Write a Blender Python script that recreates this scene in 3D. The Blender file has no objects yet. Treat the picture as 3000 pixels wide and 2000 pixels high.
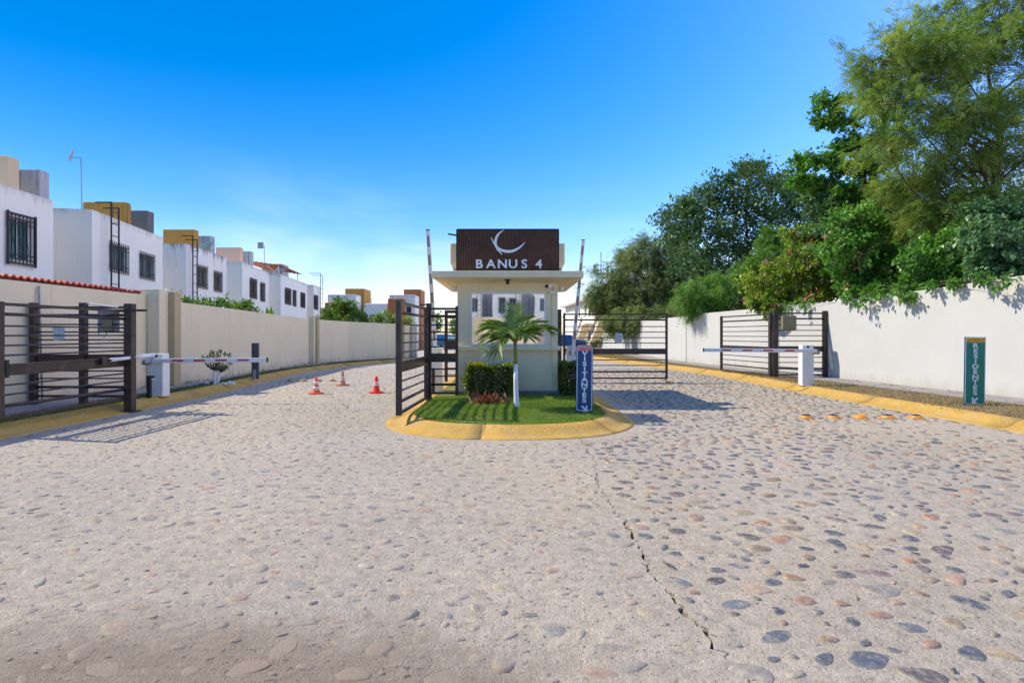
import bpy, math, random
import numpy as np
from mathutils import Vector, Matrix

R = math.radians
S = bpy.context.scene
COL = S.collection
random.seed(7)

# ------------------------------------------------------------------ camera
CAMH, FPX = 1.6, 1667.0
cam_d = bpy.data.cameras.new('camera')
cam = bpy.data.objects.new('camera', cam_d)
COL.objects.link(cam)
cam.location = (0, 0, CAMH)
cam.rotation_euler = (R(90), 0, 0)
cam_d.sensor_width = 36.0
cam_d.lens = 36.0 * FPX / 3000.0
cam_d.shift_y = -20.0 / 3000.0
cam_d.clip_start = 0.05
cam_d.clip_end = 3000
S.camera = cam

# ------------------------------------------------------------------ sky and sun
SUN_EL, SUN_ROT = R(44.0), R(78.0)
W = bpy.data.worlds.new('World')
S.world = W
W.use_nodes = True
wt = W.node_tree
wt.nodes.clear()
wo = wt.nodes.new('ShaderNodeOutputWorld')
wb = wt.nodes.new('ShaderNodeBackground')
sky = wt.nodes.new('ShaderNodeTexSky')
sky.sky_type = 'NISHITA'
sky.sun_disc = False
sky.sun_elevation = SUN_EL
sky.sun_rotation = SUN_ROT
sky.altitude = 20
sky.air_density = 1.0
sky.dust_density = 0.9
sky.ozone_density = 1.1
hsv = wt.nodes.new('ShaderNodeHueSaturation')
hsv.inputs['Saturation'].default_value = 1.62
hsv.inputs['Value'].default_value = 1.18
tint = wt.nodes.new('ShaderNodeMix')
tint.data_type = 'RGBA'
tint.blend_type = 'MULTIPLY'
tint.inputs[0].default_value = 1.0
tint.inputs[7].default_value = (1.04, 0.99, 1.05, 1)
wt.links.new(sky.outputs[0], tint.inputs[6])
wt.links.new(tint.outputs[2], hsv.inputs['Color'])
# thin cirrus, spread evenly round the whole low sky
tc = wt.nodes.new('ShaderNodeTexCoord')
sep = wt.nodes.new('ShaderNodeSeparateXYZ')
wt.links.new(tc.outputs['Generated'], sep.inputs[0])
mp = wt.nodes.new('ShaderNodeMapping')
mp.inputs['Scale'].default_value = (1.1, 1.1, 4.5)
mp.inputs['Location'].default_value = (2.62, 0.4, 0.25)
wt.links.new(tc.outputs['Generated'], mp.inputs[0])
cn = wt.nodes.new('ShaderNodeTexNoise')
cn.inputs['Scale'].default_value = 1.6
cn.inputs['Detail'].default_value = 3.2
cn.inputs['Roughness'].default_value = 0.55
cn.inputs['Distortion'].default_value = 0.6
wt.links.new(mp.outputs[0], cn.inputs[0])
c1 = wt.nodes.new('ShaderNodeMapRange')
c1.interpolation_type = 'SMOOTHSTEP'
c1.inputs[1].default_value = 0.45
c1.inputs[2].default_value = 1.05
wt.links.new(cn.outputs[0], c1.inputs[0])
c2 = wt.nodes.new('ShaderNodeMapRange')
c2.interpolation_type = 'SMOOTHSTEP'
c2.inputs[1].default_value = 0.30
c2.inputs[2].default_value = 0.06
wt.links.new(sep.outputs[2], c2.inputs[0])
cm = wt.nodes.new('ShaderNodeMath')
cm.operation = 'MULTIPLY'
wt.links.new(c1.outputs[0], cm.inputs[0])
wt.links.new(c2.outputs[0], cm.inputs[1])
mx = wt.nodes.new('ShaderNodeMix')
mx.data_type = 'RGBA'
wt.links.new(cm.outputs[0], mx.inputs[0])
wt.links.new(hsv.outputs[0], mx.inputs[6])
mx.inputs[7].default_value = (6.6, 7.0, 7.6, 1)
wt.links.new(mx.outputs[2], wb.inputs[0])
wb.inputs[1].default_value = 0.15
wt.links.new(wb.outputs[0], wo.inputs[0])

sun_d = bpy.data.lights.new('sun', 'SUN')
sun_d.energy = 3.9
sun_d.angle = R(0.5)
sun_d.color = (1.0, 0.925, 0.80)
sun = bpy.data.objects.new('sun', sun_d)
COL.objects.link(sun)
sv = Vector((-math.cos(SUN_EL) * math.sin(SUN_ROT), math.cos(SUN_EL) * math.cos(SUN_ROT), math.sin(SUN_EL)))
sun.rotation_euler = sv.to_track_quat('Z', 'Y').to_euler()
sun.location = sv * 60

S.view_settings.view_transform = 'Standard'
S.view_settings.look = 'None'
S.view_settings.gamma = 1
S.view_settings.use_curve_mapping = False
S.view_settings.exposure = 0.50
S.render.engine = 'CYCLES'
S.cycles.max_bounces = 8
S.cycles.transparent_max_bounces = 8


# ------------------------------------------------------------------ helpers
def at(u, v, Y):
    """a point of the place at distance Y that is seen at photograph pixel u, v"""
    return Vector(((u - 1500) / FPX * Y, Y, CAMH + (980 - v) / FPX * Y))


def link(o):
    COL.objects.link(o)
    return o


def tag(o, label=None, cat=None, group=None, kind=None):
    if label: o['label'] = label
    if cat: o['category'] = cat
    if group: o['group'] = group
    if kind: o['kind'] = kind
    return o


def thing(name, label, cat, loc=(0, 0, 0), group=None, rz=0.0, kind=None):
    o = bpy.data.objects.new(name, None)
    o.empty_display_size = 0.2
    o.location = loc
    o.rotation_euler = (0, 0, rz)
    return link(tag(o, label, cat, group, kind))


class MB:
    def __init__(s):
        s.v, s.f = [], []

    def add(s, vs, fs):
        n = len(s.v)
        s.v += [tuple(p) for p in vs]
        s.f += [tuple(i + n for i in f) for f in fs]
        return s

    def box(s, x0, x1, y0, y1, z0, z1):
        return s.add([(x0, y0, z0), (x1, y0, z0), (x1, y1, z0), (x0, y1, z0), (x0, y0, z1), (x1, y0, z1), (x1, y1, z1), (x0, y1, z1)],
                     [(0, 3, 2, 1), (4, 5, 6, 7), (0, 1, 5, 4), (1, 2, 6, 5), (2, 3, 7, 6), (3, 0, 4, 7)])

    def bar(s, a, b, w, h):
        """box beam from a to b, w across (level), h the other way"""
        a, b = Vector(a), Vector(b)
        d = (b - a).normalized()
        up = Vector((0, 0, 1)) if abs(d.z) < 0.95 else Vector((0, 1, 0))
        sd = d.cross(up).normalized() * w / 2
        u2 = sd.cross(d).normalized() * h / 2
        P = [a - sd - u2, a + sd - u2, a + sd + u2, a - sd + u2, b - sd - u2, b + sd - u2, b + sd + u2, b - sd + u2]
        return s.add(P, [(0, 1, 2, 3), (7, 6, 5, 4), (0, 4, 5, 1), (1, 5, 6, 2), (2, 6, 7, 3), (3, 7, 4, 0)])

    def tube(s, pts, r, n=6, cap=True):
        pts = [Vector(p) for p in pts]
        rs = r if isinstance(r, (list, tuple)) else [r] * len(pts)
        rings = []
        ref = Vector((0, 0, 1))
        for i, p in enumerate(pts):
            d = (pts[min(i + 1, len(pts) - 1)] - pts[max(i - 1, 0)]).normalized()
            if abs(d.dot(ref)) > 0.95: ref = Vector((1, 0, 0)) if abs(d.x) < 0.9 else Vector((0, 1, 0))
            a = d.cross(ref).normalized()
            b = d.cross(a).normalized()
            rings.append([p + (a * math.cos(2 * math.pi * k / n) + b * math.sin(2 * math.pi * k / n)) * rs[i] for k in range(n)])
        vs = [q for rg in rings for q in rg]
        fs = []
        for i in range(len(pts) - 1):
            for k in range(n):
                fs.append((i * n + k, i * n + (k + 1) % n, (i + 1) * n + (k + 1) % n, (i + 1) * n + k))
        if cap:
            fs.append(tuple(range(n - 1, -1, -1)))
            fs.append(tuple((len(pts) - 1) * n + k for k in range(n)))
        return s.add(vs, fs)

    def lathe(s, prof, n=16, c=(0, 0, 0)):
        vs, fs = [], []
        for r, z in prof:
            for k in range(n):
                a = 2 * math.pi * k / n
                vs.append((c[0] + r * math.cos(a), c[1] + r * math.sin(a), c[2] + z))
        for i in range(len(prof) - 1):
            for k in range(n):
                fs.append((i * n + k, i * n + (k + 1) % n, (i + 1) * n + (k + 1) % n, (i + 1) * n + k))
        fs.append(tuple(range(n - 1, -1, -1)))
        fs.append(tuple((len(prof) - 1) * n + k for k in range(n)))
        return s.add(vs, fs)

    def prism(s, poly, z0, z1):
        n = len(poly)
        vs = [(p[0], p[1], z0) for p in poly] + [(p[0], p[1], z1) for p in poly]
        fs = [tuple(range(n - 1, -1, -1)), tuple(range(n, 2 * n))]
        fs += [(i, (i + 1) % n, n + (i + 1) % n, n + i) for i in range(n)]
        return s.add(vs, fs)

    def xzprism(s, poly, y0, y1):
        """outline in x,z given counter-clockwise as seen from -y, thickness y0..y1"""
        n = len(poly)
        vs = [(p[0], y0, p[1]) for p in poly] + [(p[0], y1, p[1]) for p in poly]
        fs = [tuple(range(n)), tuple(range(2 * n - 1, n - 1, -1))]
        fs += [(i, n + i, n + (i + 1) % n, (i + 1) % n) for i in range(n)]
        return s.add(vs, fs)

    def mesh(s, name):
        me = bpy.data.meshes.new(name)
        me.from_pydata(s.v, [], s.f)
        me.update()
        return me

    def build(s, name, m, parent=None, local=False, smooth=False, bevel=0.0):
        return obj(name, s.mesh(name), m, parent, local, smooth, bevel)


def obj(name, me, m, parent=None, local=False, smooth=False, bevel=0.0):
    o = bpy.data.objects.new(name, me)
    if m is not None and not me.materials:
        me.materials.append(m)
    if smooth:
        me.polygons.foreach_set('use_smooth', [True] * len(me.polygons))
    link(o)
    if parent is not None:
        o.parent = parent
        if not local:
            L = Vector(parent.location)
            q = parent
            while q.parent is not None and not local:
                q = q.parent
                L = L + Vector(q.location) if parent.type == 'EMPTY' else Vector(q.location) * 1
            if parent.type == 'EMPTY':
                o.matrix_parent_inverse = Matrix.Translation(-Vector(parent.location))
    if bevel:
        b = o.modifiers.new('bevel', 'BEVEL')
        b.width = bevel
        b.segments = 2
        b.limit_method = 'ANGLE'
        b.angle_limit = R(40)
    return o


def dup(root, loc=None, rz=None, parent=None):
    c = root.copy()
    link(c)
    c.parent = parent
    if loc is not None: c.location = loc
    if rz is not None: c.rotation_euler = (0, 0, rz)
    for ch in list(root.children):
        dup(ch, parent=c)
    return c


def fastmesh(name, V, k):
    """V (N*k,3) array: N separate k-gons"""
    V = np.asarray(V, dtype=np.float32)
    n = len(V) // k
    me = bpy.data.meshes.new(name)
    me.vertices.add(n * k)
    me.vertices.foreach_set('co', V.ravel())
    me.loops.add(n * k)
    me.loops.foreach_set('vertex_index', np.arange(n * k, dtype=np.int32))
    me.polygons.add(n)
    me.polygons.foreach_set('loop_start', np.arange(0, n * k, k, dtype=np.int32))
    me.update(calc_edges=True)
    return me


# ------------------------------------------------------------------ materials
def N(t, kind, **kw):
    n = t.nodes.new(kind)
    for a, b in kw.items():
        setattr(n, a, b)
    return n


def base_mat(name):
    m = bpy.data.materials.new(name)
    m.use_nodes = True
    t = m.node_tree
    return m, t, t.nodes['Principled BSDF']


def noise(t, vec, scale, detail=4, rough=0.55, dist=0.0):
    n = N(t, 'ShaderNodeTexNoise')
    n.inputs['Scale'].default_value = scale
    n.inputs['Detail'].default_value = detail
    n.inputs['Roughness'].default_value = rough
    n.inputs['Distortion'].default_value = dist
    t.links.new(vec, n.inputs['Vector'])
    return n.outputs[0]


def rng_(t, val, a, b, c=0.0, d=1.0, smooth=False):
    n = N(t, 'ShaderNodeMapRange')
    if smooth: n.interpolation_type = 'SMOOTHSTEP'
    n.inputs[1].default_value = a
    n.inputs[2].default_value = b
    n.inputs[3].default_value = c
    n.inputs[4].default_value = d
    t.links.new(val, n.inputs[0])
    return n.outputs[0]


def math_(t, op, a, b=None):
    n = N(t, 'ShaderNodeMath', operation=op)
    for i, x in enumerate((a, b)):
        if x is None: continue
        if isinstance(x, (int, float)): n.inputs[i].default_value = x
        else: t.links.new(x, n.inputs[i])
    return n.outputs[0]


def mix_(t, fac, a, b, mode='MIX'):
    n = N(t, 'ShaderNodeMix', data_type='RGBA', blend_type=mode)
    for i, x in ((0, fac), (6, a), (7, b)):
        if isinstance(x, (int, float)): n.inputs[i].default_value = x
        elif isinstance(x, (tuple, list)): n.inputs[i].default_value = tuple(x)[:3] + (1,)
        else: t.links.new(x, n.inputs[i])
    return n.outputs[2]


def pos(t, scale=None):
    g = N(t, 'ShaderNodeNewGeometry')
    if scale is None: return g.outputs['Position']
    mp = N(t, 'ShaderNodeMapping')
    mp.inputs['Scale'].default_value = scale
    t.links.new(g.outputs['Position'], mp.inputs[0])
    return mp.outputs[0]


def bump_(t, bs, h, strength, dist=0.02):
    b = N(t, 'ShaderNodeBump')
    b.inputs['Strength'].default_value = strength
    b.inputs['Distance'].default_value = dist
    t.links.new(h, b.inputs['Height'])
    t.links.new(b.outputs[0], bs.inputs['Normal'])


def mat(name, col, rough=0.75, var=0.12, scale=2.5, bump=0.0, bscale=80, metal=0.0, spec=0.3, tint=None, tint_amt=0.0,
        tint_scale=1.2, streak=None, foot=None, cap=None):
    m, t, bs = base_mat(name)
    p = pos(t)
    n1 = noise(t, p, scale, 5)
    v = rng_(t, n1, 0.25, 0.75, 1 - var, 1 + var)
    comb = N(t, 'ShaderNodeCombineColor')
    for i in range(3): t.links.new(v, comb.inputs[i])
    c = mix_(t, 1.0, col, comb.outputs[0], 'MULTIPLY')
    if tint:
        n2 = rng_(t, noise(t, p, tint_scale, 6, 0.65), 0.48, 0.7, 0, tint_amt, True)
        c = mix_(t, n2, c, tint)
    if streak:
        # rain streaks: tall thin blotches of grime, (colour, amount, density)
        n3 = noise(t, pos(t, (5.0, 5.0, 0.35)), 1.3, 6, 0.7)
        n4 = rng_(t, n3, streak[2], streak[2] + 0.2, 0, streak[1], True)
        c = mix_(t, n4, c, streak[0])
    if cap:
        # black algae stains running down from the parapet
        sz = N(t, 'ShaderNodeSeparateXYZ')
        t.links.new(p, sz.inputs[0])
        hh = math_(t, 'ADD', sz.outputs[2], math_(t, 'MULTIPLY', math_(t, 'SUBTRACT', noise(t, pos(t, (2.2, 2.2, 0.25)), 1.6, 6, 0.75), 0.5), cap[1]))
        c = mix_(t, rng_(t, hh, 5.55, 5.95, 0, cap[2], True), c, cap[0])
    if foot:
        # soil splashed up the foot of a wall in uneven tongues
        sz = N(t, 'ShaderNodeSeparateXYZ')
        t.links.new(p, sz.inputs[0])
        hh = math_(t, 'ADD', sz.outputs[2], math_(t, 'MULTIPLY', math_(t, 'SUBTRACT', noise(t, pos(t, (1, 1, 0.3)), 2.6, 6, 0.7), 0.5), 0.9))
        c = mix_(t, rng_(t, hh, 0.50, 0.12, 0, 0.6, True), c, foot)
        n5 = noise(t, pos(t, (3.0, 3.0, 0.22)), 1.0, 6, 0.7)
        c = mix_(t, rng_(t, n5, 0.56, 0.76, 0, 0.35, True), c, foot)
    t.links.new(c, bs.inputs['Base Color'])
    bs.inputs['Roughness'].default_value = rough
    bs.inputs['Metallic'].default_value = metal
    bs.inputs['Specular IOR Level'].default_value = spec
    if bump:
        bump_(t, bs, noise(t, p, bscale, 4, 0.6), bump, 0.01)
    return m


def leaf_mat(name, cols, trans=0.35, rough=0.5, spec=0.35, scale=0.6):
    """leaf colours differ leaf by leaf and branch by branch"""
    m, t, bs = base_mat(name)
    g = N(t, 'ShaderNodeNewGeometry')
    ramp = N(t, 'ShaderNodeValToRGB')
    n = noise(t, g.outputs['Position'], scale, 3)
    a = math_(t, 'ADD', math_(t, 'MULTIPLY', g.outputs['Random Per Island'], 0.4), rng_(t, n, 0.3, 0.7, 0, 0.65))
    t.links.new(a, ramp.inputs[0])
    els = ramp.color_ramp.elements
    while len(els) < len(cols): els.new(0.5)
    for i, c in enumerate(cols):
        els[i].position = i / (len(cols) - 1)
        els[i].color = tuple(c) + (1,)
    t.links.new(ramp.outputs[0], bs.inputs['Base Color'])
    bs.inputs['Roughness'].default_value = rough
    bs.inputs['Specular IOR Level'].default_value = spec
    tr = N(t, 'ShaderNodeBsdfTranslucent')
    tcol = mix_(t, 1.0, ramp.outputs[0], (1.0, 1.15, 0.5), 'MULTIPLY')
    t.links.new(tcol, tr.inputs[0])
    ms = N(t, 'ShaderNodeMixShader')
    ms.inputs[0].default_value = trans
    out = t.nodes['Material Output']
    t.links.new(bs.outputs[0], ms.inputs[1])
    t.links.new(tr.outputs[0], ms.inputs[2])
    t.links.new(ms.outputs[0], out.inputs[0])
    return m


CONC = (0.56, 0.455, 0.315)
DUST = (0.285, 0.21, 0.14)


def concrete_colour(t):
    p = pos(t)
    big = rng_(t, noise(t, p, 0.45, 5, 0.6), 0.3, 0.7, 0.90, 1.08)
    mid = rng_(t, noise(t, p, 9.0, 8, 0.75), 0.25, 0.75, 0.62, 1.26)
    fine = rng_(t, noise(t, p, 60, 3, 0.7), 0.25, 0.75, 0.70, 1.25)
    v = math_(t, 'MULTIPLY', math_(t, 'MULTIPLY', big, mid), fine)
    comb = N(t, 'ShaderNodeCombineColor')
    for i in range(3): t.links.new(v, comb.inputs[i])
    sp = N(t, 'ShaderNodeSeparateXYZ')
    t.links.new(p, sp.inputs[0])
    # cooler grey cement towards the lanes, warm sandy cement in the worn apron
    warm = rng_(t, noise(t, p, 0.25, 3), 0.35, 0.65, 0, 1)
    c = mix_(t, warm, (0.505, 0.43, 0.325), CONC)
    c = mix_(t, 1.0, c, comb.outputs[0], 'MULTIPLY')
    # washed-in soil where cars turn out of the apron
    ex = math_(t, 'MULTIPLY', math_(t, 'ADD', sp.outputs[0], 1.6), 0.42)
    ey = math_(t, 'MULTIPLY', math_(t, 'SUBTRACT', sp.outputs[1], 2.55), 1.15)
    d = math_(t, 'SQRT', math_(t, 'ADD', math_(t, 'MULTIPLY', ex, ex), math_(t, 'MULTIPLY', ey, ey)))
    d = math_(t, 'ADD', d, math_(t, 'MULTIPLY', math_(t, 'SUBTRACT', noise(t, p, 2.2, 5, 0.65), 0.5), 0.9))
    soil = rng_(t, d, 1.05, 0.35, 0, 0.85, True)
    grain = rng_(t, noise(t, pos(t, (1.2, 9, 1)), 4.0, 5, 0.7), 0.3, 0.7, 0.8, 1.15)
    cg = N(t, 'ShaderNodeCombineColor')
    for i in range(3): t.links.new(grain, cg.inputs[i])
    c = mix_(t, soil, c, mix_(t, 1.0, DUST, cg.outputs[0], 'MULTIPLY'))
    return p, sp, c, soil


def road_mat():
    m, t, bs = base_mat('cobbled_concrete')
    p, sp, c, soil = concrete_colour(t)
    # pits and little pebbles
    pit = rng_(t, noise(t, p, 21, 5, 0.72), 0.60, 0.68, 0, 1, True)
    pit = math_(t, 'MULTIPLY', pit, rng_(t, noise(t, p, 3.1, 3), 0.40, 0.55, 0.25, 1))
    c = mix_(t, math_(t, 'MULTIPLY', pit, 0.6), c, (0.15, 0.125, 0.10))
    # stones too far away to build one by one
    vf = N(t, 'ShaderNodeTexVoronoi')
    vf.inputs['Scale'].default_value = 5.2
    t.links.new(p, vf.inputs['Vector'])
    hs2 = N(t, 'ShaderNodeHueSaturation')
    hs2.inputs['Saturation'].default_value = 0.22
    hs2.inputs['Value'].default_value = 0.5
    t.links.new(vf.outputs['Color'], hs2.inputs['Color'])
    far = math_(t, 'MULTIPLY', rng_(t, sp.outputs[1], 24, 27, 0, 1), rng_(t, vf.outputs['Distance'], 0.5, 0.35, 0, 0.65, True))
    c = mix_(t, far, c, hs2.outputs[0])
    t.links.new(c, bs.inputs['Base Color'])
    bs.inputs['Roughness'].default_value = 0.88
    bs.inputs['Specular IOR Level'].default_value = 0.25
    h1 = noise(t, p, 7, 6, 0.65)
    h2 = noise(t, p, 60, 4, 0.7)
    h = math_(t, 'ADD', math_(t, 'MULTIPLY', h1, 1.0), math_(t, 'MULTIPLY', h2, 0.45))
    h = math_(t, 'ADD', h, math_(t, 'MULTIPLY', pit, -0.5))
    bump_(t, bs, h, 1.0, 0.04)
    return m


def stone_mat(per_object):
    m, t, bs = base_mat('river_stone_each' if per_object else 'river_stone')
    p, sp, conc, soil = concrete_colour(t)
    if per_object:
        oi = N(t, 'ShaderNodeObjectInfo')
        sc = oi.outputs['Color']
    else:
        a = N(t, 'ShaderNodeAttribute', attribute_name='stone_colour')
        sc = a.outputs['Color']
    rim = N(t, 'ShaderNodeAttribute', attribute_name='bare')
    g = math_(t, 'MULTIPLY', rng_(t, noise(t, p, 55, 4, 0.7), 0.25, 0.75, 0.68, 1.28), rng_(t, noise(t, p, 14, 5, 0.7, 0.8), 0.3, 0.7, 0.66, 1.25))
    cg = N(t, 'ShaderNodeCombineColor')
    for i in range(3): t.links.new(g, cg.inputs[i])
    sc = mix_(t, 1.0, sc, cg.outputs[0], 'MULTIPLY')
    # cement film left on the stone: all round the rim and in patches
    film = rng_(t, noise(t, p, 21, 6, 0.75), 0.45, 0.64, 0.0, 0.5, True)
    bare = math_(t, 'MULTIPLY', rim.outputs['Fac'], math_(t, 'SUBTRACT', 1.0, film))
    bare = math_(t, 'MULTIPLY', bare, math_(t, 'SUBTRACT', 1.0, math_(t, 'MULTIPLY', soil, 1.1)))
    t.links.new(mix_(t, math_(t, 'MULTIPLY', soil, 0.9), mix_(t, bare, conc, sc), (0.275, 0.20, 0.13)), bs.inputs['Base Color'])
    bs.inputs['Roughness'].default_value = 0.62
    bs.inputs['Specular IOR Level'].default_value = 0.35
    bump_(t, bs, noise(t, p, 28, 6, 0.7), 0.6, 0.02)
    return m


M = {}
M['road'] = road_mat()
M['stone_each'] = stone_mat(True)
M['stone'] = stone_mat(False)
M['soil'] = mat('bare_soil', (0.17, 0.125, 0.085), 0.95, 0.25, 1.5, 0.5, 40, tint=(0.08, 0.09, 0.04), tint_amt=0.7, tint_scale=0.5)
M['dirt'] = mat('joint_dirt', (0.075, 0.058, 0.043), 0.95, 0.3, 12, 0.6, 60)
M['kerb'] = mat('yellow_kerb_paint', (0.63, 0.345, 0.055), 0.7, 0.10, 3, 0.45, 55, tint=(0.47, 0.30, 0.13), tint_amt=0.6, tint_scale=2.6)
def kerb_mat():
    m, t, bs = base_mat('yellow_kerb_paint')
    p = pos(t)
    v = rng_(t, noise(t, p, 4, 7, 0.7), 0.25, 0.75, 0.80, 1.15)
    br = rng_(t, noise(t, pos(t, (26, 26, 2)), 1.0, 4, 0.6), 0.3, 0.7, 0.82, 1.12)
    v = math_(t, 'MULTIPLY', v, br)
    cc = N(t, 'ShaderNodeCombineColor')
    for i in range(3): t.links.new(v, cc.inputs[i])
    c = mix_(t, 1.0, (0.56, 0.335, 0.075), cc.outputs[0], 'MULTIPLY')
    # paint worn thin in blotches, tyre grime, bare cement specks
    c = mix_(t, rng_(t, noise(t, p, 2.3, 7, 0.7), 0.47, 0.68, 0, 0.65, True), c, (0.50, 0.34, 0.16))
    c = mix_(t, rng_(t, noise(t, p, 11, 6, 0.75), 0.56, 0.72, 0, 0.55, True), c, (0.26, 0.17, 0.07))
    c = mix_(t, rng_(t, noise(t, p, 34, 4, 0.7), 0.63, 0.72, 0, 0.6, True), c, (0.40, 0.35, 0.28))
    t.links.new(c, bs.inputs['Base Color'])
    bs.inputs['Roughness'].default_value = 0.8
    bs.inputs['Specular IOR Level'].default_value = 0.2
    h = math_(t, 'ADD', noise(t, p, 24, 6, 0.7), math_(t, 'MULTIPLY', noise(t, pos(t, (26, 26, 2)), 1.0, 3), 0.5))
    bump_(t, bs, h, 0.8, 0.015)
    return m


M['kerb'] = kerb_mat()
M['pavement'] = mat('pavement_concrete', (0.30, 0.275, 0.25), 0.9, 0.16, 2.2, 0.35, 70, tint=(0.2, 0.17, 0.14), tint_amt=0.6)
M['cream_wall'] = mat('cream_stucco', (0.75, 0.63, 0.42), 0.9, 0.035, 0.9, 0.16, 55, tint=(0.64, 0.54, 0.39), tint_amt=0.35, tint_scale=0.8, foot=(0.42, 0.35, 0.25))
M['pale_wall'] = mat('off_white_stucco', (0.56, 0.545, 0.50), 0.9, 0.03, 0.9, 0.16, 55, tint=(0.515, 0.495, 0.445), tint_amt=0.4, tint_scale=0.7, foot=(0.45, 0.41, 0.34))
M['ochre_pilaster'] = mat('ochre_stucco_band', (0.46, 0.36, 0.20), 0.9, 0.06, 1.5, 0.16, 55)
M['booth'] = mat('guardhouse_cream', (0.77, 0.64, 0.41), 0.88, 0.04, 1.2, 0.14, 60, tint=(0.62, 0.52, 0.35), tint_amt=0.4, tint_scale=1.6, foot=(0.42, 0.35, 0.24))
M['plinth'] = mat('grey_plinth', (0.19, 0.17, 0.15), 0.9, 0.2, 5, 0.3)
M['house'] = mat('white_house_paint', (0.83, 0.79, 0.70), 0.85, 0.03, 0.8, 0.1, 45, streak=((0.42, 0.42, 0.42), 0.35, 0.58), cap=((0.30, 0.29, 0.27), 1.3, 0.55))
M['house_old'] = mat('weathered_white_paint', (0.78, 0.75, 0.70), 0.88, 0.05, 0.8, 0.12, 45, streak=((0.25, 0.25, 0.25), 0.5, 0.54), cap=((0.16, 0.155, 0.15), 2.2, 0.8))
M['grey_tank'] = mat('grey_roof_stucco', (0.42, 0.42, 0.44), 0.9, 0.1, 1.6, 0.15, streak=((0.12, 0.12, 0.12), 0.8, 0.48))
M['dark_tank'] = mat('blackened_roof_stucco', (0.13, 0.13, 0.13), 0.9, 0.2, 1.6, 0.15, streak=((0.3, 0.3, 0.3), 0.5, 0.52))
M['ochre'] = mat('ochre_roof_stucco', (0.36, 0.20, 0.045), 0.88, 0.08, 1.2, 0.12, streak=((0.08, 0.055, 0.025), 0.75, 0.50))
M['ochre_clean'] = mat('orange_ochre_stucco', (0.44, 0.225, 0.05), 0.88, 0.06, 1.2, 0.12)
M['rust_wall'] = mat('rust_orange_stucco', (0.42, 0.16, 0.06), 0.88, 0.1, 1.2, 0.12, streak=((0.12, 0.05, 0.03), 0.5, 0.55))
M['peach'] = mat('peach_stucco', (0.66, 0.43, 0.30), 0.88, 0.05, 1.2, 0.1)
M['tan'] = mat('tan_stucco', (0.60, 0.47, 0.30), 0.88, 0.06, 1.2, 0.1, streak=((0.2, 0.15, 0.1), 0.5, 0.58))
M['gate'] = mat('brown_gate_paint', (0.042, 0.027, 0.022), 0.42, 0.25, 6, 0.08, 30, spec=0.45, tint=(0.085, 0.06, 0.048), tint_amt=0.6, tint_scale=3)
M['iron'] = mat('dark_iron', (0.022, 0.018, 0.017), 0.55, 0.25, 8, spec=0.4)
M['brown_iron'] = mat('rusty_brown_iron', (0.055, 0.032, 0.024), 0.6, 0.3, 8, spec=0.35)
M['white_paint'] = mat('white_metal_paint', (0.72, 0.72, 0.71), 0.45, 0.04, 3, spec=0.45, tint=(0.5, 0.48, 0.45), tint_amt=0.35, tint_scale=5)
M['alu'] = mat('white_aluminium', (0.70, 0.70, 0.69), 0.35, 0.04, 4, spec=0.5)
M['red_tape'] = mat('red_reflective_tape', (0.52, 0.045, 0.035), 0.4, 0.12, 20, spec=0.5)
M['maroon_tape'] = mat('dull_maroon_tape', (0.30, 0.20, 0.17), 0.5, 0.2, 20)  # duller and browner than the tape on the lowered arms
M['black'] = mat('black_plastic', (0.02, 0.02, 0.022), 0.45, 0.2, 10)
M['grey_metal'] = mat('grey_metal', (0.30, 0.30, 0.31), 0.5, 0.12, 6, spec=0.45)
M['wood'] = mat('brown_sign_slat', (0.085, 0.040, 0.024), 0.55, 0.35, 3, 0.1, 40, tint=(0.14, 0.07, 0.042), tint_amt=0.8, tint_scale=9)
M['wood_dark'] = mat('dark_sign_back', (0.03, 0.017, 0.012), 0.7, 0.2, 4)
M['steel_letter'] = mat('pale_steel_letter', (0.68, 0.71, 0.74), 0.35, 0.05, 5, spec=0.5)
M['sign_blue'] = mat('blue_sign', (0.012, 0.062, 0.175), 0.5, 0.08, 5)
M['sign_navy'] = mat('navy_sign_frame', (0.015, 0.05, 0.12), 0.5, 0.1, 5)
M['sign_green'] = mat('green_sign', (0.008, 0.20, 0.145), 0.5, 0.08, 5)
M['sign_red'] = mat('red_sign_header', (0.52, 0.05, 0.04), 0.5, 0.08, 5)
M['sign_yellow'] = mat('yellow_sign_header', (0.72, 0.42, 0.02), 0.5, 0.08, 5)
M['sign_white'] = mat('white_sign_print', (0.72, 0.74, 0.75), 0.5, 0.04, 5)
M['sign_dark'] = mat('dark_sign_print', (0.11, 0.07, 0.02), 0.5, 0.1, 5)
M['box_olive'] = mat('olive_box_paint', (0.24, 0.20, 0.115), 0.5, 0.06, 4, spec=0.4)
M['paper'] = mat('faded_paper', (0.50, 0.53, 0.56), 0.8, 0.2, 14)
M['cone_orange'] = mat('orange_cone', (0.80, 0.13, 0.035), 0.5, 0.10, 10, tint=(0.62, 0.2, 0.1), tint_amt=0.4, tint_scale=9)
M['cone_faded'] = mat('faded_cone', (0.52, 0.20, 0.11), 0.6, 0.15, 10, tint=(0.4, 0.2, 0.14), tint_amt=0.6, tint_scale=9)
M['cone_red'] = mat('bright_red_cone', (0.85, 0.03, 0.018), 0.45, 0.05, 10)
M['cone_white'] = mat('cone_reflective_band', (0.66, 0.66, 0.66), 0.4, 0.12, 14)
M['boya_orange'] = mat('orange_dome', (0.78, 0.29, 0.012), 0.3, 0.12, 12, spec=0.55)
M['boya_dark'] = mat('worn_dark_dome', (0.035, 0.03, 0.028), 0.22, 0.25, 14, spec=0.6)
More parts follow.
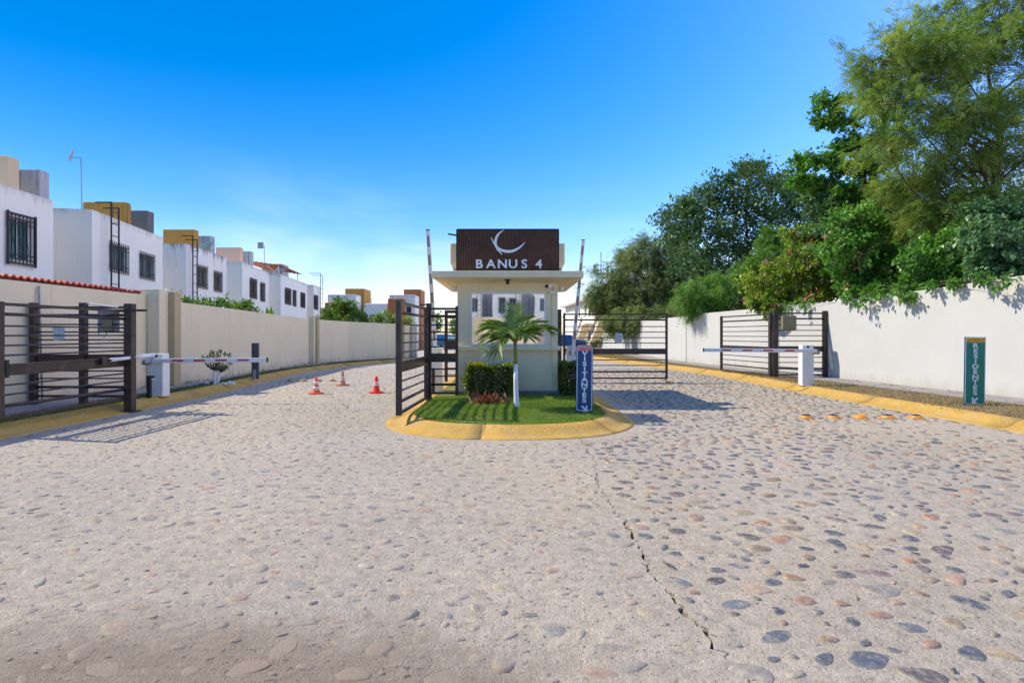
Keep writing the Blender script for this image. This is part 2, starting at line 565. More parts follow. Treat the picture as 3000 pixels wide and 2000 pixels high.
M['boya_tan'] = mat('faded_dome', (0.42, 0.235, 0.09), 0.45, 0.2, 14)
M['tile_red'] = mat('red_roof_sheet', (0.36, 0.045, 0.03), 0.6, 0.15, 5, tint=(0.22, 0.04, 0.03), tint_amt=0.6, tint_scale=3)
M['clay'] = mat('clay_roof', (0.40, 0.14, 0.075), 0.8, 0.2, 6)
M['teal_pane'] = mat('teal_curtain_glass', (0.045, 0.12, 0.125), 0.15, 0.25, 1.5, spec=0.6)
M['dark_pane'] = mat('dark_glass', (0.02, 0.022, 0.024), 0.12, 0.3, 2, spec=0.6)
M['brown_pane'] = mat('brown_curtain_glass', (0.075, 0.062, 0.055), 0.2, 0.3, 2, spec=0.6)
M['frame_white'] = mat('white_window_frame', (0.66, 0.66, 0.66), 0.5, 0.05, 5)
M['dish_blue'] = mat('blue_grey_dish', (0.16, 0.33, 0.40), 0.5, 0.1, 4)
M['dish_grey'] = mat('grey_dish', (0.30, 0.32, 0.35), 0.5, 0.1, 4)
M['bark'] = mat('bark', (0.13, 0.095, 0.065), 0.9, 0.3, 8, 0.6, 30)
M['lime_trunk'] = mat('lime_washed_trunk', (0.74, 0.75, 0.77), 0.8, 0.06, 8, 0.25, 40)
M['palm_shaft'] = mat('green_palm_shaft', (0.21, 0.22, 0.055), 0.5, 0.15, 6)
M['white_rock'] = mat('white_painted_rock', (0.70, 0.70, 0.69), 0.8, 0.12, 8, 0.3, 30)
M['old_plank'] = mat('grey_weathered_post', (0.085, 0.09, 0.09), 0.8, 0.25, 4, 0.3, streak=((0.17, 0.17, 0.16), 0.6, 0.5))
M['lawn_soil'] = mat('lawn_thatch', (0.17, 0.18, 0.06), 0.95, 0.3, 7, 0.6, 40, tint=(0.15, 0.12, 0.06), tint_amt=0.7, tint_scale=1.2)
M['dry_soil'] = mat('dry_thatch', (0.20, 0.145, 0.08), 0.95, 0.3, 5, 0.6, 40, tint=(0.10, 0.09, 0.035), tint_amt=0.7, tint_scale=0.8)
M['car_blue'] = mat('blue_car_paint', (0.015, 0.075, 0.26), 0.25, 0.03, 2, spec=0.6)
M['car_teal'] = mat('teal_car_paint', (0.05, 0.25, 0.32), 0.25, 0.03, 2, spec=0.6)
M['rubber'] = mat('rubber', (0.02, 0.02, 0.02), 0.8, 0.2, 10)
M['pink_flower'] = mat('pink_petal', (0.78, 0.17, 0.24), 0.6, 0.25, 9)
M['white_flower'] = mat('white_petal', (0.80, 0.78, 0.68), 0.6, 0.1, 9)

mm, t_, b_ = base_mat('mirror_glass')
b_.inputs['Base Color'].default_value = (0.93, 0.94, 0.93, 1)
b_.inputs['Metallic'].default_value = 1.0
b_.inputs['Roughness'].default_value = 0.02
bump_(t_, b_, noise(t_, pos(t_), 1.1, 1), 0.06, 0.02)
M['mirror'] = mm

M['l_feather'] = leaf_mat('feathery_leaf', [(0.094, 0.156, 0.047), (0.172, 0.265, 0.066), (0.312, 0.398, 0.086), (0.550, 0.550, 0.156)], 0.40, 0.55, scale=1.1)  # bright warm end of the ramp puts sunlit fronds into the leaf colour
M['l_dark'] = leaf_mat('dark_leaf', [(0.062, 0.122, 0.054), (0.103, 0.188, 0.073), (0.180, 0.270, 0.092)], 0.28, 0.45, scale=0.4)
M['l_olive'] = leaf_mat('olive_leaf', [(0.114, 0.145, 0.057), (0.195, 0.242, 0.073), (0.307, 0.357, 0.098)], 0.35, 0.6, scale=0.3)
M['l_fern'] = leaf_mat('bright_fern_leaf', [(0.070, 0.152, 0.033), (0.140, 0.281, 0.047), (0.257, 0.421, 0.065)], 0.40, 0.5, scale=0.6)
M['l_broad'] = leaf_mat('broad_green_leaf', [(0.063, 0.158, 0.038), (0.131, 0.300, 0.048), (0.261, 0.498, 0.074)], 0.35, 0.38, 0.5, scale=0.8)
M['l_yellow'] = leaf_mat('yellow_green_leaf', [(0.105, 0.200, 0.029), (0.231, 0.336, 0.042), (0.462, 0.504, 0.063)], 0.4, 0.4, 0.45, scale=0.9)
M['l_blue'] = leaf_mat('bluish_vine_leaf', [(0.057, 0.129, 0.068), (0.103, 0.220, 0.091), (0.207, 0.337, 0.116)], 0.3, 0.4, 0.5, scale=0.8)
M['l_ficus'] = leaf_mat('ficus_leaf', [(0.061, 0.135, 0.016), (0.128, 0.230, 0.024), (0.230, 0.338, 0.041)], 0.4, 0.4, 0.5, scale=1.2)
M['l_hedge'] = leaf_mat('hedge_leaf', [(0.050, 0.102, 0.022), (0.102, 0.168, 0.032), (0.225, 0.247, 0.045)], 0.35, 0.42, 0.4, scale=2.5)
M['l_gold'] = leaf_mat('golden_hedge_leaf', [(0.168, 0.180, 0.014), (0.360, 0.324, 0.018), (0.504, 0.420, 0.024)], 0.4, 0.42, 0.4, scale=2.5)
M['l_palm'] = leaf_mat('palm_leaflet', [(0.07, 0.13, 0.02), (0.13, 0.21, 0.03), (0.26, 0.31, 0.05)], 0.35, 0.35, 0.5, scale=2)
M['l_red'] = leaf_mat('red_bromeliad_leaf', [(0.109, 0.036, 0.029), (0.273, 0.064, 0.055), (0.400, 0.182, 0.091)], 0.25, 0.4, 0.4, scale=4)
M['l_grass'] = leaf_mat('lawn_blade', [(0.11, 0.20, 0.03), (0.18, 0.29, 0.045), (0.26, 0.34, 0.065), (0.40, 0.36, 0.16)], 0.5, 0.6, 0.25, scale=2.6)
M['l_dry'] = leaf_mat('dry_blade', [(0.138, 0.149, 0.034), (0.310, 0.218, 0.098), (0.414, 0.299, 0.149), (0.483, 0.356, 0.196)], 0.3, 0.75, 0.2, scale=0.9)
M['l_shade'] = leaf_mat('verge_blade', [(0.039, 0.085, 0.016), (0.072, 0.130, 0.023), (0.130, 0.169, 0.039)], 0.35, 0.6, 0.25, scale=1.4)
M['l_fallen'] = leaf_mat('fallen_leaf', [(0.16, 0.07, 0.03), (0.26, 0.14, 0.06), (0.36, 0.24, 0.12)], 0.1, 0.8, 0.2, scale=3)


# ------------------------------------------------------------------ paths
def lerp_path(path, y):
    """x of a path of (x, y, ...) at y"""
    for a, b in zip(path, path[1:]):
        if a[1] <= y <= b[1]:
            k = (y - a[1]) / (b[1] - a[1])
            return a[0] + (b[0] - a[0]) * k
    return path[0][0] if y < path[0][1] else path[-1][0]


def smooth_path(pts, step):
    """Catmull-Rom through pts, resampled about every step metres"""
    P = [np.array(p, float) for p in pts]
    P = [2 * P[0] - P[1]] + P + [2 * P[-1] - P[-2]]
    out = []
    for i in range(1, len(P) - 2):
        n = max(2, int(np.linalg.norm(P[i + 1] - P[i]) / step))
        for k in range(n):
            t = k / n
            a, b, c, d = P[i - 1], P[i], P[i + 1], P[i + 2]
            out.append(0.5 * ((2 * b) + (c - a) * t + (2 * a - 5 * b + 4 * c - d) * t * t + (3 * b - a - 3 * c + d) * t ** 3))
    out.append(P[-2])
    return out


KERB_L = [(-7.5, -10), (-7.65, -2), (-7.75, 4), (-7.8, 8.66), (-7.85, 11.85), (-7.95, 15.3), (-8.45, 20), (-8.7, 24), (-8.25, 28), (-7.3, 31.3),
          (-6.0, 34), (-4.9, 37), (-4.2, 42), (-4.0, 60), (-4.0, 120)]
KERB_R = [(8.6, -10), (8.45, 0), (8.25, 9.1), (7.95, 15.6), (7.9, 21.7), (7.25, 26.1), (5.3, 36.2), (4.7, 42), (4.4, 60), (4.4, 120)]
WALL_L1 = [(-10.03, 6.0, 2.69), (-10.03, 9.2, 2.69), (-10.03, 12.4, 2.69), (-10.03, 15.6, 2.69)]
WALL_L2 = [(-9.62, 16.35, 2.54), (-9.72, 19.6, 2.50), (-9.86, 24.0, 2.43), (-9.97, 28.2, 2.37), (-9.05, 31.6, 2.32), (-7.5, 34.2, 2.27), (-6.25, 36.7, 2.25)]
WALL_R = [(12.2, 5.5, 3.0), (11.8, 9.2, 2.96), (11.4, 12.65, 2.92), (11.08, 15.4, 2.80), (10.7, 18.4, 2.70), (10.15, 22.3, 2.67), (9.55, 26.5, 2.65), (9.14, 29.8, 2.64)]
WALL_R2 = [(9.12, 29.84, 2.57), (9.0, 33, 2.56), (9.05, 39, 2.56), (9.1, 45, 2.56), (9.15, 51, 2.57), (9.2, 57.5, 2.57)]


# ------------------------------------------------------------------ ground
tag(MB().add([(-900, -900, -0.05), (900, -900, -0.05), (900, 900, -0.05), (-900, 900, -0.05)], [(0, 1, 2, 3)]).build('terrain', M['soil']), kind='structure')

rj = random.Random(3)
JOINT = []
y = -22.0
while y < 8.9:
    JOINT.append((1.0 + 0.07 * math.sin(y * 0.9) + 0.03 * math.sin(y * 2.7 + 1) + rj.gauss(0, 0.017), y))
    y += rj.uniform(0.02, 0.06) if y > 1.5 else 0.6
JOINT.append((1.16, 9.2))
road = thing('road', None, None, kind='structure')


def joint_gap(yy):
    return max(0.003, 0.007 * math.sin(yy * 6.3) * math.sin(yy * 2.1 + 1) + 0.005 * math.sin(yy * 31) + 0.010)


left = [(x - joint_gap(yy), yy) for x, yy in JOINT] + [(1.16, 130), (-14, 130), (-14, -22)]
right = [(14, -22), (14, 130), (1.166, 130)] + [(x + joint_gap(yy) * 0.8, yy) for x, yy in reversed(JOINT)]
for poly in (left, right):
    mb = MB()
    n = len(poly)
    mb.add([(p[0], p[1], 0) for p in poly] + [(p[0], p[1], -0.04) for p in poly],
           [tuple(range(n))] + [(i, n + i, n + (i + 1) % n, (i + 1) % n) for i in range(n)])
    o = mb.build('concrete_slab', M['road'], road)
    if o.data.polygons[0].normal.z < 0: o.data.flip_normals()
MB().add([(0.7, -22, -0.022), (1.4, -22, -0.022), (1.4, 10, -0.022), (0.7, 10, -0.022)], [(0, 1, 2, 3)]).build('joint_bed', M['dirt'], road)

# island outline
IS_L, IS_R = -2.32, 2.24


def island_outline(ins=0.0, n=26):
    cx = (IS_L + IS_R) / 2
    hw = (IS_R - IS_L) / 2 - ins
    pts = []
    for k in range(n + 1):
        a = math.pi + math.pi * k / n
        ca, sa = math.cos(a), math.sin(a)
        e = 0.78
        pts.append((cx + hw * math.copysign(abs(ca) ** e, ca), 10.75 + (2.12 - ins) * math.copysign(abs(sa) ** 0.95, sa)))
    return pts


def in_island(x, yy, grow=0.0):
    cx, hw = (IS_L + IS_R) / 2, (IS_R - IS_L) / 2 + grow
    if yy > 10.75: return abs(x - cx) < hw and yy < 27
    return (abs(x - cx) / hw) ** 2.3 + ((10.75 - yy) / (2.12 + grow)) ** 2.1 < 1


PROF = [(0.0, -0.02), (0.0, 0.008), (0.10, 0.014), (0.20, 0.03), (0.29, 0.068), (0.37, 0.118), (0.43, 0.145), (0.50, 0.158), (0.56, 0.158), (0.56, -0.02)]


def sweep(path, prof, side, m, name, parent):
    """profile swept along path; +side means the profile grows to the right of travel"""
    mb = MB()
    P = [Vector((p[0], p[1], 0)) for p in path]
    vs, k = [], len(prof)
    for i, p in enumerate(P):
        d = (P[min(i + 1, len(P) - 1)] - P[max(0, i - 1)]).normalized()
        nrm = Vector((d.y, -d.x, 0)) * side
        vs += [p + nrm * o + Vector((0, 0, z)) for o, z in prof]
    fs = []
    for i in range(len(P) - 1):
        for j in range(k):
            f = (i * k + j, i * k + (j + 1) % k, (i + 1) * k + (j + 1) % k, (i + 1) * k + j)
            fs.append(f if side < 0 else f[::-1])
    fs += [tuple(range(k)) if side > 0 else tuple(range(k - 1, -1, -1))]
    base = (len(P) - 1) * k
    fs += [tuple(base + j for j in (range(k - 1, -1, -1) if side > 0 else range(k)))]
    mb.add(vs, fs)
    o = mb.build(name, m, parent)
    o.data.polygons.foreach_set('use_smooth', [True] * (len(o.data.polygons) - 2) + [False, False])
    return o


def kerb_run(path, side, seg, parent, rr):
    """kerb poured in lengths with open joints"""
    pts = [Vector((p[0], p[1])) for p in path]
    run, acc = [pts[0]], 0.0
    lim = seg * rr.uniform(0.8, 1.2)
    for a, b in zip(pts, pts[1:]):
        acc += (b - a).length
        run.append(b)
        if acc > lim:
            d = (run[-1] - run[-2]).normalized()
            sweep(run[:-1] + [run[-1] - d * 0.008], PROF, side, M['kerb'], 'kerb_length', parent)
            run, acc, lim = [b], 0.0, seg * rr.uniform(0.8, 1.2)
    if len(run) > 1: sweep(run, PROF, side, M['kerb'], 'kerb_length', parent)


rk = random.Random(11)
kl = thing('kerb', None, None, kind='structure')
kerb_run(smooth_path(KERB_L, 0.5), -1, 3.2, kl, rk)
kr = thing('kerb', None, None, kind='structure')
kerb_run(smooth_path(KERB_R, 0.5), 1, 3.2, kr, rk)
ki = thing('kerb', None, None, kind='structure')
front = island_outline()
isl_path = [(IS_L, 27), (IS_L, 22), (IS_L, 18), (IS_L, 14), (IS_L, 12.5)] + front + [(IS_R, 12.5), (IS_R, 14), (IS_R, 18), (IS_R, 22), (IS_R, 27)]
kerb_run(isl_path, -1, 2.6, ki, rk)


def strip(name, m, xa, xb, y0, y1, z0, z1, parent=None, step=1.5, dome=0.0):
    """raised band between two x(y) functions"""
    mb = MB()
    ys = list(np.arange(y0, y1, step)) + [y1]
    n = 5
    vs = []
    for yy in ys:
        a, b = xa(yy), xb(yy)
        for k in range(n):
            t = k / (n - 1)
            vs.append((a + (b - a) * t, yy, z0 + (z1 - z0) * t + dome * math.sin(math.pi * t)))
    fs = [(i * n + k, i * n + k + 1, (i + 1) * n + k + 1, (i + 1) * n + k) for i in range(len(ys) - 1) for k in range(n - 1)]
    mb.add(vs, fs)
    return mb.build(name, m, parent)


wl = lambda yy: lerp_path(WALL_L1, yy) if yy < 16 else lerp_path(WALL_L2, yy)
wr = lambda yy: lerp_path(WALL_R + WALL_R2[1:], yy)
k_l = lambda yy: lerp_path(KERB_L, yy)
k_r = lambda yy: lerp_path(KERB_R, yy)
side_l = lambda yy: max(wl(yy), min(k_l(yy) - 1.0, wl(yy) + 1.0)) if yy < 29 else wl(yy) + 0.35
side_r = lambda yy: wr(yy) - 1.15
tag(strip('verge', M['lawn_soil'], side_l, lambda q: k_l(q) - 0.54, -10, 37, 0.15, 0.15), kind='structure')
tag(strip('verge', M['dry_soil'], lambda q: k_r(q) + 0.54, side_r, -10, 58, 0.15, 0.165), kind='structure')
pl = thing('pavement', None, None, kind='structure')
for a in np.arange(4, 36, 2.0):
    strip('paving_bay', M['pavement'], lambda q: wl(q) - 0.05, lambda q: side_l(q) + 0.01, a, a + 1.985, 0.165, 0.158, pl, 0.5)
pr = thing('pavement', None, None, kind='structure')
for a in np.arange(4, 58, 2.0):
    strip('paving_bay', M['pavement'], lambda q: side_r(q) - 0.01, lambda q: wr(q) + 0.05, a, a + 1.985, 0.172, 0.18, pr, 0.5)

# island lawn, slightly mounded
inner = island_outline(0.545)
poly = [(IS_L + 0.545, 27)] + [(IS_L + 0.545, 13)] + inner + [(IS_R - 0.545, 13), (IS_R - 0.545, 27)]


def lawn_z(x, yy):
    cx = (IS_L + IS_R) / 2
    e = max(0.0, 1 - (abs(x - cx) / 1.75) ** 3) * min(1, max(0, (yy - 9.15) / 1.3))
    return 0.153 + 0.05 * e


mb = MB()
xs = np.linspace(IS_L + 0.55, IS_R - 0.55, 22)
vs, idx = [], {}
ys = list(np.linspace(9.15, 13, 24)) + [16, 20, 27]
for j, yy in enumerate(ys):
    # clip each row to the kerb's inner line
    cx = (IS_L + IS_R) / 2
    hw = (IS_R - IS_L) / 2 - 0.545
    if yy < 10.75:
        s_ = min(1, (10.75 - yy) / (2.12 - 0.545))
        w = hw * max(0.0, 1 - s_ ** 2.1) ** (1 / 2.3)
    else: w = hw
    for i in range(22):
        x = cx + w * (-1 + 2 * i / 21)
        vs.append((x, yy, lawn_z(x, yy)))
fs = [(j * 22 + i, j * 22 + i + 1, (j + 1) * 22 + i + 1, (j + 1) * 22 + i) for j in range(len(ys) - 1) for i in range(21)]
tag(mb.add(vs, fs).build('lawn', M['lawn_soil'], smooth=True), kind='structure')


# ------------------------------------------------------------------ grass
def grass(name, label, cat, pts, m, h, w, seed):
    g = np.random.default_rng(seed)
    P = np.asarray(pts, np.float32)
    n = len(P)
    a = g.uniform(0, 2 * np.pi, n)
    hh = h * g.uniform(0.45, 1.25, n)
    lean = g.normal(0, 0.85, (n, 2)) * hh[:, None]
    sx = np.stack([np.cos(a), np.sin(a), np.zeros(n)], 1) * (w * g.uniform(0.6, 1.3, n))[:, None]
    tip = P + np.stack([lean[:, 0], lean[:, 1], hh], 1)
    V = np.stack([P - sx, P + sx, tip], 1).reshape(-1, 3)
    o = obj(name, fastmesh(name, V, 3), m)
    return tag(o, label, cat, kind='stuff')


g = np.random.default_rng(5)
pts = []
for x, yy in g.uniform((IS_L + 0.5, 9.0), (IS_R - 0.5, 13.1), (150000, 2)):
    if in_island(x, yy, -0.50) and g.random() < 0.62 + 0.38 * math.sin(x * 3.1 + 1.2 * math.sin(yy * 2.3)) * math.sin(yy * 2.9 + x):
        pts.append((x, yy, lawn_z(x, yy) - 0.003))
grass('lawn_grass', 'short green lawn filling the tip of the yellow kerbed island', 'grass', pts, M['l_grass'], 0.042, 0.0045, 6)
pts = [(x, yy, 0.15) for x, yy in g.uniform((IS_L + 0.5, 13), (IS_R - 0.5, 26), (22000, 2)) if not (-1.3 < x < 1.1 and yy < 16.8)]
grass('lawn_grass', 'green grass behind the guardhouse between the two lanes', 'grass', pts, M['l_grass'], 0.05, 0.008, 8)
pts = []
for x, yy in g.uniform((5.5, 6), (10.6, 56), (190000, 2)):
    if k_r(yy) + 0.52 < x < side_r(yy) + 0.03:
        f = 0.5 + 0.5 * math.sin(x * 2.1 + 1.7 * math.sin(yy * 0.8)) * math.sin(yy * 1.3 + x)
        if g.random() < 0.25 + 0.75 * f: pts.append((x, yy, 0.152))
grass('dry_grass', 'dry straw coloured grass strip below the off white wall', 'grass', pts, M['l_dry'], 0.055, 0.009, 9)
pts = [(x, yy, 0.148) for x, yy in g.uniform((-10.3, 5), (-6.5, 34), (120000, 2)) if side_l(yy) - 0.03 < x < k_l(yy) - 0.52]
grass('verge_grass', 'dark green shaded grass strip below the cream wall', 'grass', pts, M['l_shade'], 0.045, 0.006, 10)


# ------------------------------------------------------------------ stones of the road
PAL = [((0.085, 0.10, 0.115), 5), ((0.14, 0.155, 0.165), 5), ((0.21, 0.215, 0.21), 3), ((0.36, 0.25, 0.14), 6), ((0.40, 0.225, 0.14), 6),
       ((0.43, 0.20, 0.09), 2), ((0.20, 0.135, 0.13), 3), ((0.30, 0.27, 0.22), 4), ((0.12, 0.105, 0.095), 3), ((0.24, 0.26, 0.22), 1)]
PALW = [c for c, w in PAL for _ in range(w)]


def stone_shape(rr, seg, rings):
    """one cobble of half length 1: irregular outline, domed; (verts, faces, bare)"""
    ph = [rr.uniform(0, 6.28) for _ in range(3)]
    am = [rr.uniform(0.03, 0.16), rr.uniform(0.03, 0.13), rr.uniform(0.01, 0.06)]
    asp = rr.uniform(0.40, 0.78)
    jag = [rr.gauss(0, 0.035) for _ in range(seg)]
    V, F, B = [], [], []
    for i in range(rings):
        k = i / rings
        rad = math.cos(k * math.pi / 2) ** 0.75 if i else 1.0
        z = math.sin(k * math.pi / 2)
        for j in range(seg):
            a = 2 * math.pi * j / seg
            q = 1 + sum(am[m_] * math.sin((m_ + 2) * a + ph[m_]) for m_ in range(3)) + jag[j]
            V.append((math.cos(a) * q * rad, math.sin(a) * q * rad * asp, z if i else -0.35))
            B.append(0.05 if i == 0 else 0.75 + 0.25 * (i > 1))
    V.append((0.03 * math.sin(ph[0]), 0.03 * math.cos(ph[1]), 1.0))
    B.append(1.0)
    for i in range(rings - 1):
        for j in range(seg):
            F.append((i * seg + j, i * seg + (j + 1) % seg, (i + 1) * seg + (j + 1) % seg, (i + 1) * seg + j))
    top = len(V) - 1
    for j in range(seg):
        F.append(((rings - 1) * seg + j, (rings - 1) * seg + (j + 1) % seg, top))
    return V, F, B


rs = random.Random(21)
stones = []
# jittered rows; wider spacing on the right hand slab, worn and half buried on the left
yy = 1.6
while yy < 27:
    dy = 0.115
    x = -8.3
    while x < 8.3:
        dx = rs.uniform(0.13, 0.26) if x < 1 else rs.uniform(0.14, 0.25)
        x += dx
        px, py = x + rs.uniform(-0.04, 0.04), yy + rs.uniform(-0.06, 0.06)
        if not (k_l(py) + 0.07 < px < k_r(py) - 0.07) or in_island(px, py, 0.28): continue
        if abs(px - 1.0) < 0.05: continue
        if rs.random() < (0.10 if px < 1 else 0.12): continue
        # a bare cement patch in front of the domes
        if 5.6 < px < 8 and 8.6 < py < 10.4 and rs.random() < 0.8: continue
        r = min(0.112 if px > 1 else 0.095, max(0.018, rs.lognormvariate(math.log(0.062 if px > 1 else 0.041), 0.45 if px > 1 else 0.58)))
        stones.append((px, py, r))
    yy += dy
# keep stones from overlapping
grid = {}
keep = []
for s_ in sorted(stones, key=lambda q: -q[2]):
    cx, cy = int(s_[0] / 0.26), int(s_[1] / 0.26)
    ok = True
    for i in (-1, 0, 1):
        for j in (-1, 0, 1):
            for q in grid.get((cx + i, cy + j), ()):
                if (q[0] - s_[0]) ** 2 + (q[1] - s_[1]) ** 2 < ((q[2] + s_[2]) * 0.93) ** 2: ok = False
    if ok:
        grid.setdefault((cx, cy), []).append(s_)
        keep.append(s_)
keep.sort(key=lambda q: -(q[2] / q[1]) * (1.0 if q[0] > 1 else 0.8))


def stone_look(px, py):
    c = rs.choice(PALW)
    k = rs.uniform(0.8, 1.25)
    c = tuple(min(0.6, v * k) for v in c)
    if px < 1.0:
        wv = rs.uniform(0.2, 0.8)        # worn faces carry cement dust of their own
        c = tuple((a + (b - a) * wv) * 0.84 for a, b in zip(c, CONC))
        h = rs.uniform(0.003, 0.012)
    else:
        c = tuple(v * 0.85 for v in c)
        h = rs.uniform(0.010, 0.020)
        if rs.random() < 0.18:
            c = tuple(a + (b - a) * 0.4 for a, b in zip(c, CONC))
    return c, h


shapes = []
for i in range(30):
    V, F, B = stone_shape(rs, 16, 4)
    me = bpy.data.meshes.new('stone')
    me.from_pydata(V, [], F)
    me.polygons.foreach_set('use_smooth', [True] * len(F))
    at_ = me.attributes.new('bare', 'FLOAT', 'POINT')
    at_.data.foreach_set('value', B)
    me.materials.append(M['stone_each'])
    me.update()
    shapes.append(me)
for px, py, r in keep[:300]:
    c, h = stone_look(px, py)
    o = bpy.data.objects.new('stone', rs.choice(shapes))
    o.location = (px, py, 0.0)
    o.scale = (r, r, h)
    o.rotation_euler = (rs.uniform(-.05, .05), rs.uniform(-.06, .06), rs.gauss(0, 0.55))
    o.color = c + (1,)
    o.parent = road
    link(o)
proto = [stone_shape(rs, 9, 3) for _ in range(24)]
AV, AF, AB, AC = [], [], [], []
for px, py, r in keep[300:]:
    c, h = stone_look(px, py)
    V, F, B = rs.choice(proto)
    a = rs.gauss(0, 0.55)
    ca, sa = math.cos(a) * r, math.sin(a) * r
    n0 = len(AV)
    tx, ty = rs.gauss(0.0, 0.075) - 0.02, rs.gauss(0.0, 0.06)
    AV += [(px + v[0] * ca - v[1] * sa, py + v[0] * sa + v[1] * ca,
            v[2] * h + (0 if v[2] < 0 else (tx * (v[0] * ca - v[1] * sa) + ty * (v[0] * sa + v[1] * ca)))) for v in V]
    AF += [tuple(i + n0 for i in f) for f in F]
    AB += B
    AC += [c + (1,)] * len(V)
me = bpy.data.meshes.new('cobbles')
me.from_pydata(AV, [], AF)
me.polygons.foreach_set('use_smooth', [True] * len(AF))
me.attributes.new('bare', 'FLOAT', 'POINT').data.foreach_set('value', AB)
me.attributes.new('stone_colour', 'FLOAT_COLOR', 'POINT').data.foreach_set('color', np.array(AC, np.float32).ravel())
me.update()
tag(obj('cobbles', me, M['stone'], road), kind='stuff')


# ------------------------------------------------------------------ walls of panels
def panel_wall(name, label, path, m, thick, out, gap=0.004):
    """a wall of poured panels with open joints; out = side (+1 right of travel) that faces the road"""
    w = thing(name, label, 'wall', (path[0][0], path[0][1], 0.0))
    for a, b in zip(path, path[1:]):
        A, B = Vector((a[0], a[1], 0)), Vector((b[0], b[1], 0))
        d = (B - A).normalized()
        nrm = Vector((d.y, -d.x, 0)) * out
        A2, B2 = A + d * gap, B - d * gap
        q = [A2, B2, B2 - nrm * thick, A2 - nrm * thick]
        vs = [(p.x, p.y, 0.0) for p in q] + [(q[0].x, q[0].y, a[2]), (q[1].x, q[1].y, b[2]), (q[2].x, q[2].y, b[2]), (q[3].x, q[3].y, a[2])]
        fs = [(0, 1, 5, 4), (1, 2, 6, 5), (2, 3, 7, 6), (3, 0, 4, 7), (4, 5, 6, 7), (3, 2, 1, 0)]
        if out < 0: fs = [f[::-1] for f in fs]
        o = MB().add(vs, [f[::-1] for f in fs]).build('wall_panel', m, w)
        o.data.update()
        c = A.lerp(B, 0) - nrm * thick * 0.5
        # filler strip set back inside the joint
        MB().box(c.x - 0.03, c.x + 0.03, c.y - 0.03, c.y + 0.03, 0, a[2] - 0.03).build('joint_filler', m, w)
    return w


w1 = panel_wall('boundary_wall', 'cream boundary wall below the red corrugated roof edge', WALL_L1, M['cream_wall'], 0.16, 1)
w2 = panel_wall('boundary_wall', 'long cream boundary wall below the row of white houses, curving behind the cones', WALL_L2, M['cream_wall'], 0.16, 1)
w3 = panel_wall('boundary_wall', 'sunlit off white boundary wall below the overhanging trees', WALL_R, M['pale_wall'], 0.18, -1, 0.0)
w4 = panel_wall('boundary_wall', 'lower sunlit off white wall seen behind the half closed gate', WALL_R2, M['pale_wall'], 0.18, -1, 0.0)
# pillar where the cream wall steps forward
p1 = thing('wall_pillar', 'square cream wall pillar rising above the wall behind the gate cabinet', 'pillar', (-9.9, 16.0, 0))
MB().box(-10.2, -9.68, 15.62, 16.12, 0, 2.86).build('shaft', M['cream_wall'], p1, bevel=0.02)
MB().box(-9.68, -9.50, 16.02, 16.34, 0, 2.80).build('ochre_band', M['ochre_pilaster'], p1, bevel=0.01)
p2 = thing('wall_pillar', 'slim cream pilaster on the cream wall near the grey post', 'pillar', (-9.85, 28.2, 0))
MB().box(-10.05, -9.72, 27.95, 28.35, 0, 2.56).build('shaft', M['cream_wall'], p2, bevel=0.02)
MB().box(-9.72, -9.62, 28.15, 28.45, 0, 2.50).build('ochre_band', M['ochre_pilaster'], p2, bevel=0.01)
for k, (x, q) in enumerate(((-6.95, 35.35), (-6.35, 36.45))):
    p3 = thing('wall_pillar', 'narrow tan pilaster at the far end of the cream wall', 'pillar', (x, q, 0), group='pilasters at the far end of the cream wall')
    MB().box(x - 0.05, x + 0.28, q - 0.25, q + 0.1, 0, 2.24).build('shaft', M['cream_wall'] if k else M['ochre_pilaster'], p3)


# ------------------------------------------------------------------ houses
def facade_st(A, B, u, v):
    """distance along the facade line A-B and height of the facade point seen at u, v"""
    k = (u - 1500) / FPX
    # A + s*(B-A): x = k*y
    dx, dy = B[0] - A[0], B[1] - A[1]
    s = (k * A[1] - A[0]) / (dx - k * dy)
    Y = A[1] + s * dy
    return s * math.hypot(dx, dy), CAMH + (980 - v) / FPX * Y


def open_wall(A, B, z0, z1, holes, depth):
    """facade A-B (looking from its outer side, outer side to the right of A->B) with window openings and reveals"""
    A, B = Vector((A[0], A[1], 0)), Vector((B[0], B[1], 0))
    L = (B - A).length
    d = (B - A) / L
    nr = Vector((d.y, -d.x, 0))
    ss = sorted({0, L, *[h[0] for h in holes], *[h[1] for h in holes]})
    zs = sorted({z0, z1, *[h[2] for h in holes], *[h[3] for h in holes]})
    mb = MB()
    P = lambda s, z, o=0.0: tuple(A + d * s + Vector((0, 0, z)) - nr * o)
    for a, b in zip(ss, ss[1:]):
        for c, e in zip(zs, zs[1:]):
            ms, mz = (a + b) / 2, (c + e) / 2
            if any(h[0] < ms < h[1] and h[2] < mz < h[3] for h in holes): continue
            mb.add([P(a, c), P(b, c), P(b, e), P(a, e)], [(0, 1, 2, 3)])
    for h in holes:
        a, b, c, e = h[:4]
        for q in ([P(a, c), P(a, e), P(a, e, depth), P(a, c, depth)], [P(b, e), P(b, c), P(b, c, depth), P(b, e, depth)],
                  [P(b, c), P(a, c), P(a, c, depth), P(b, c, depth)], [P(a, e), P(b, e), P(b, e, depth), P(a, e, depth)]):
            mb.add(q, [(0, 1, 2, 3)])
    return mb, P, d, nr


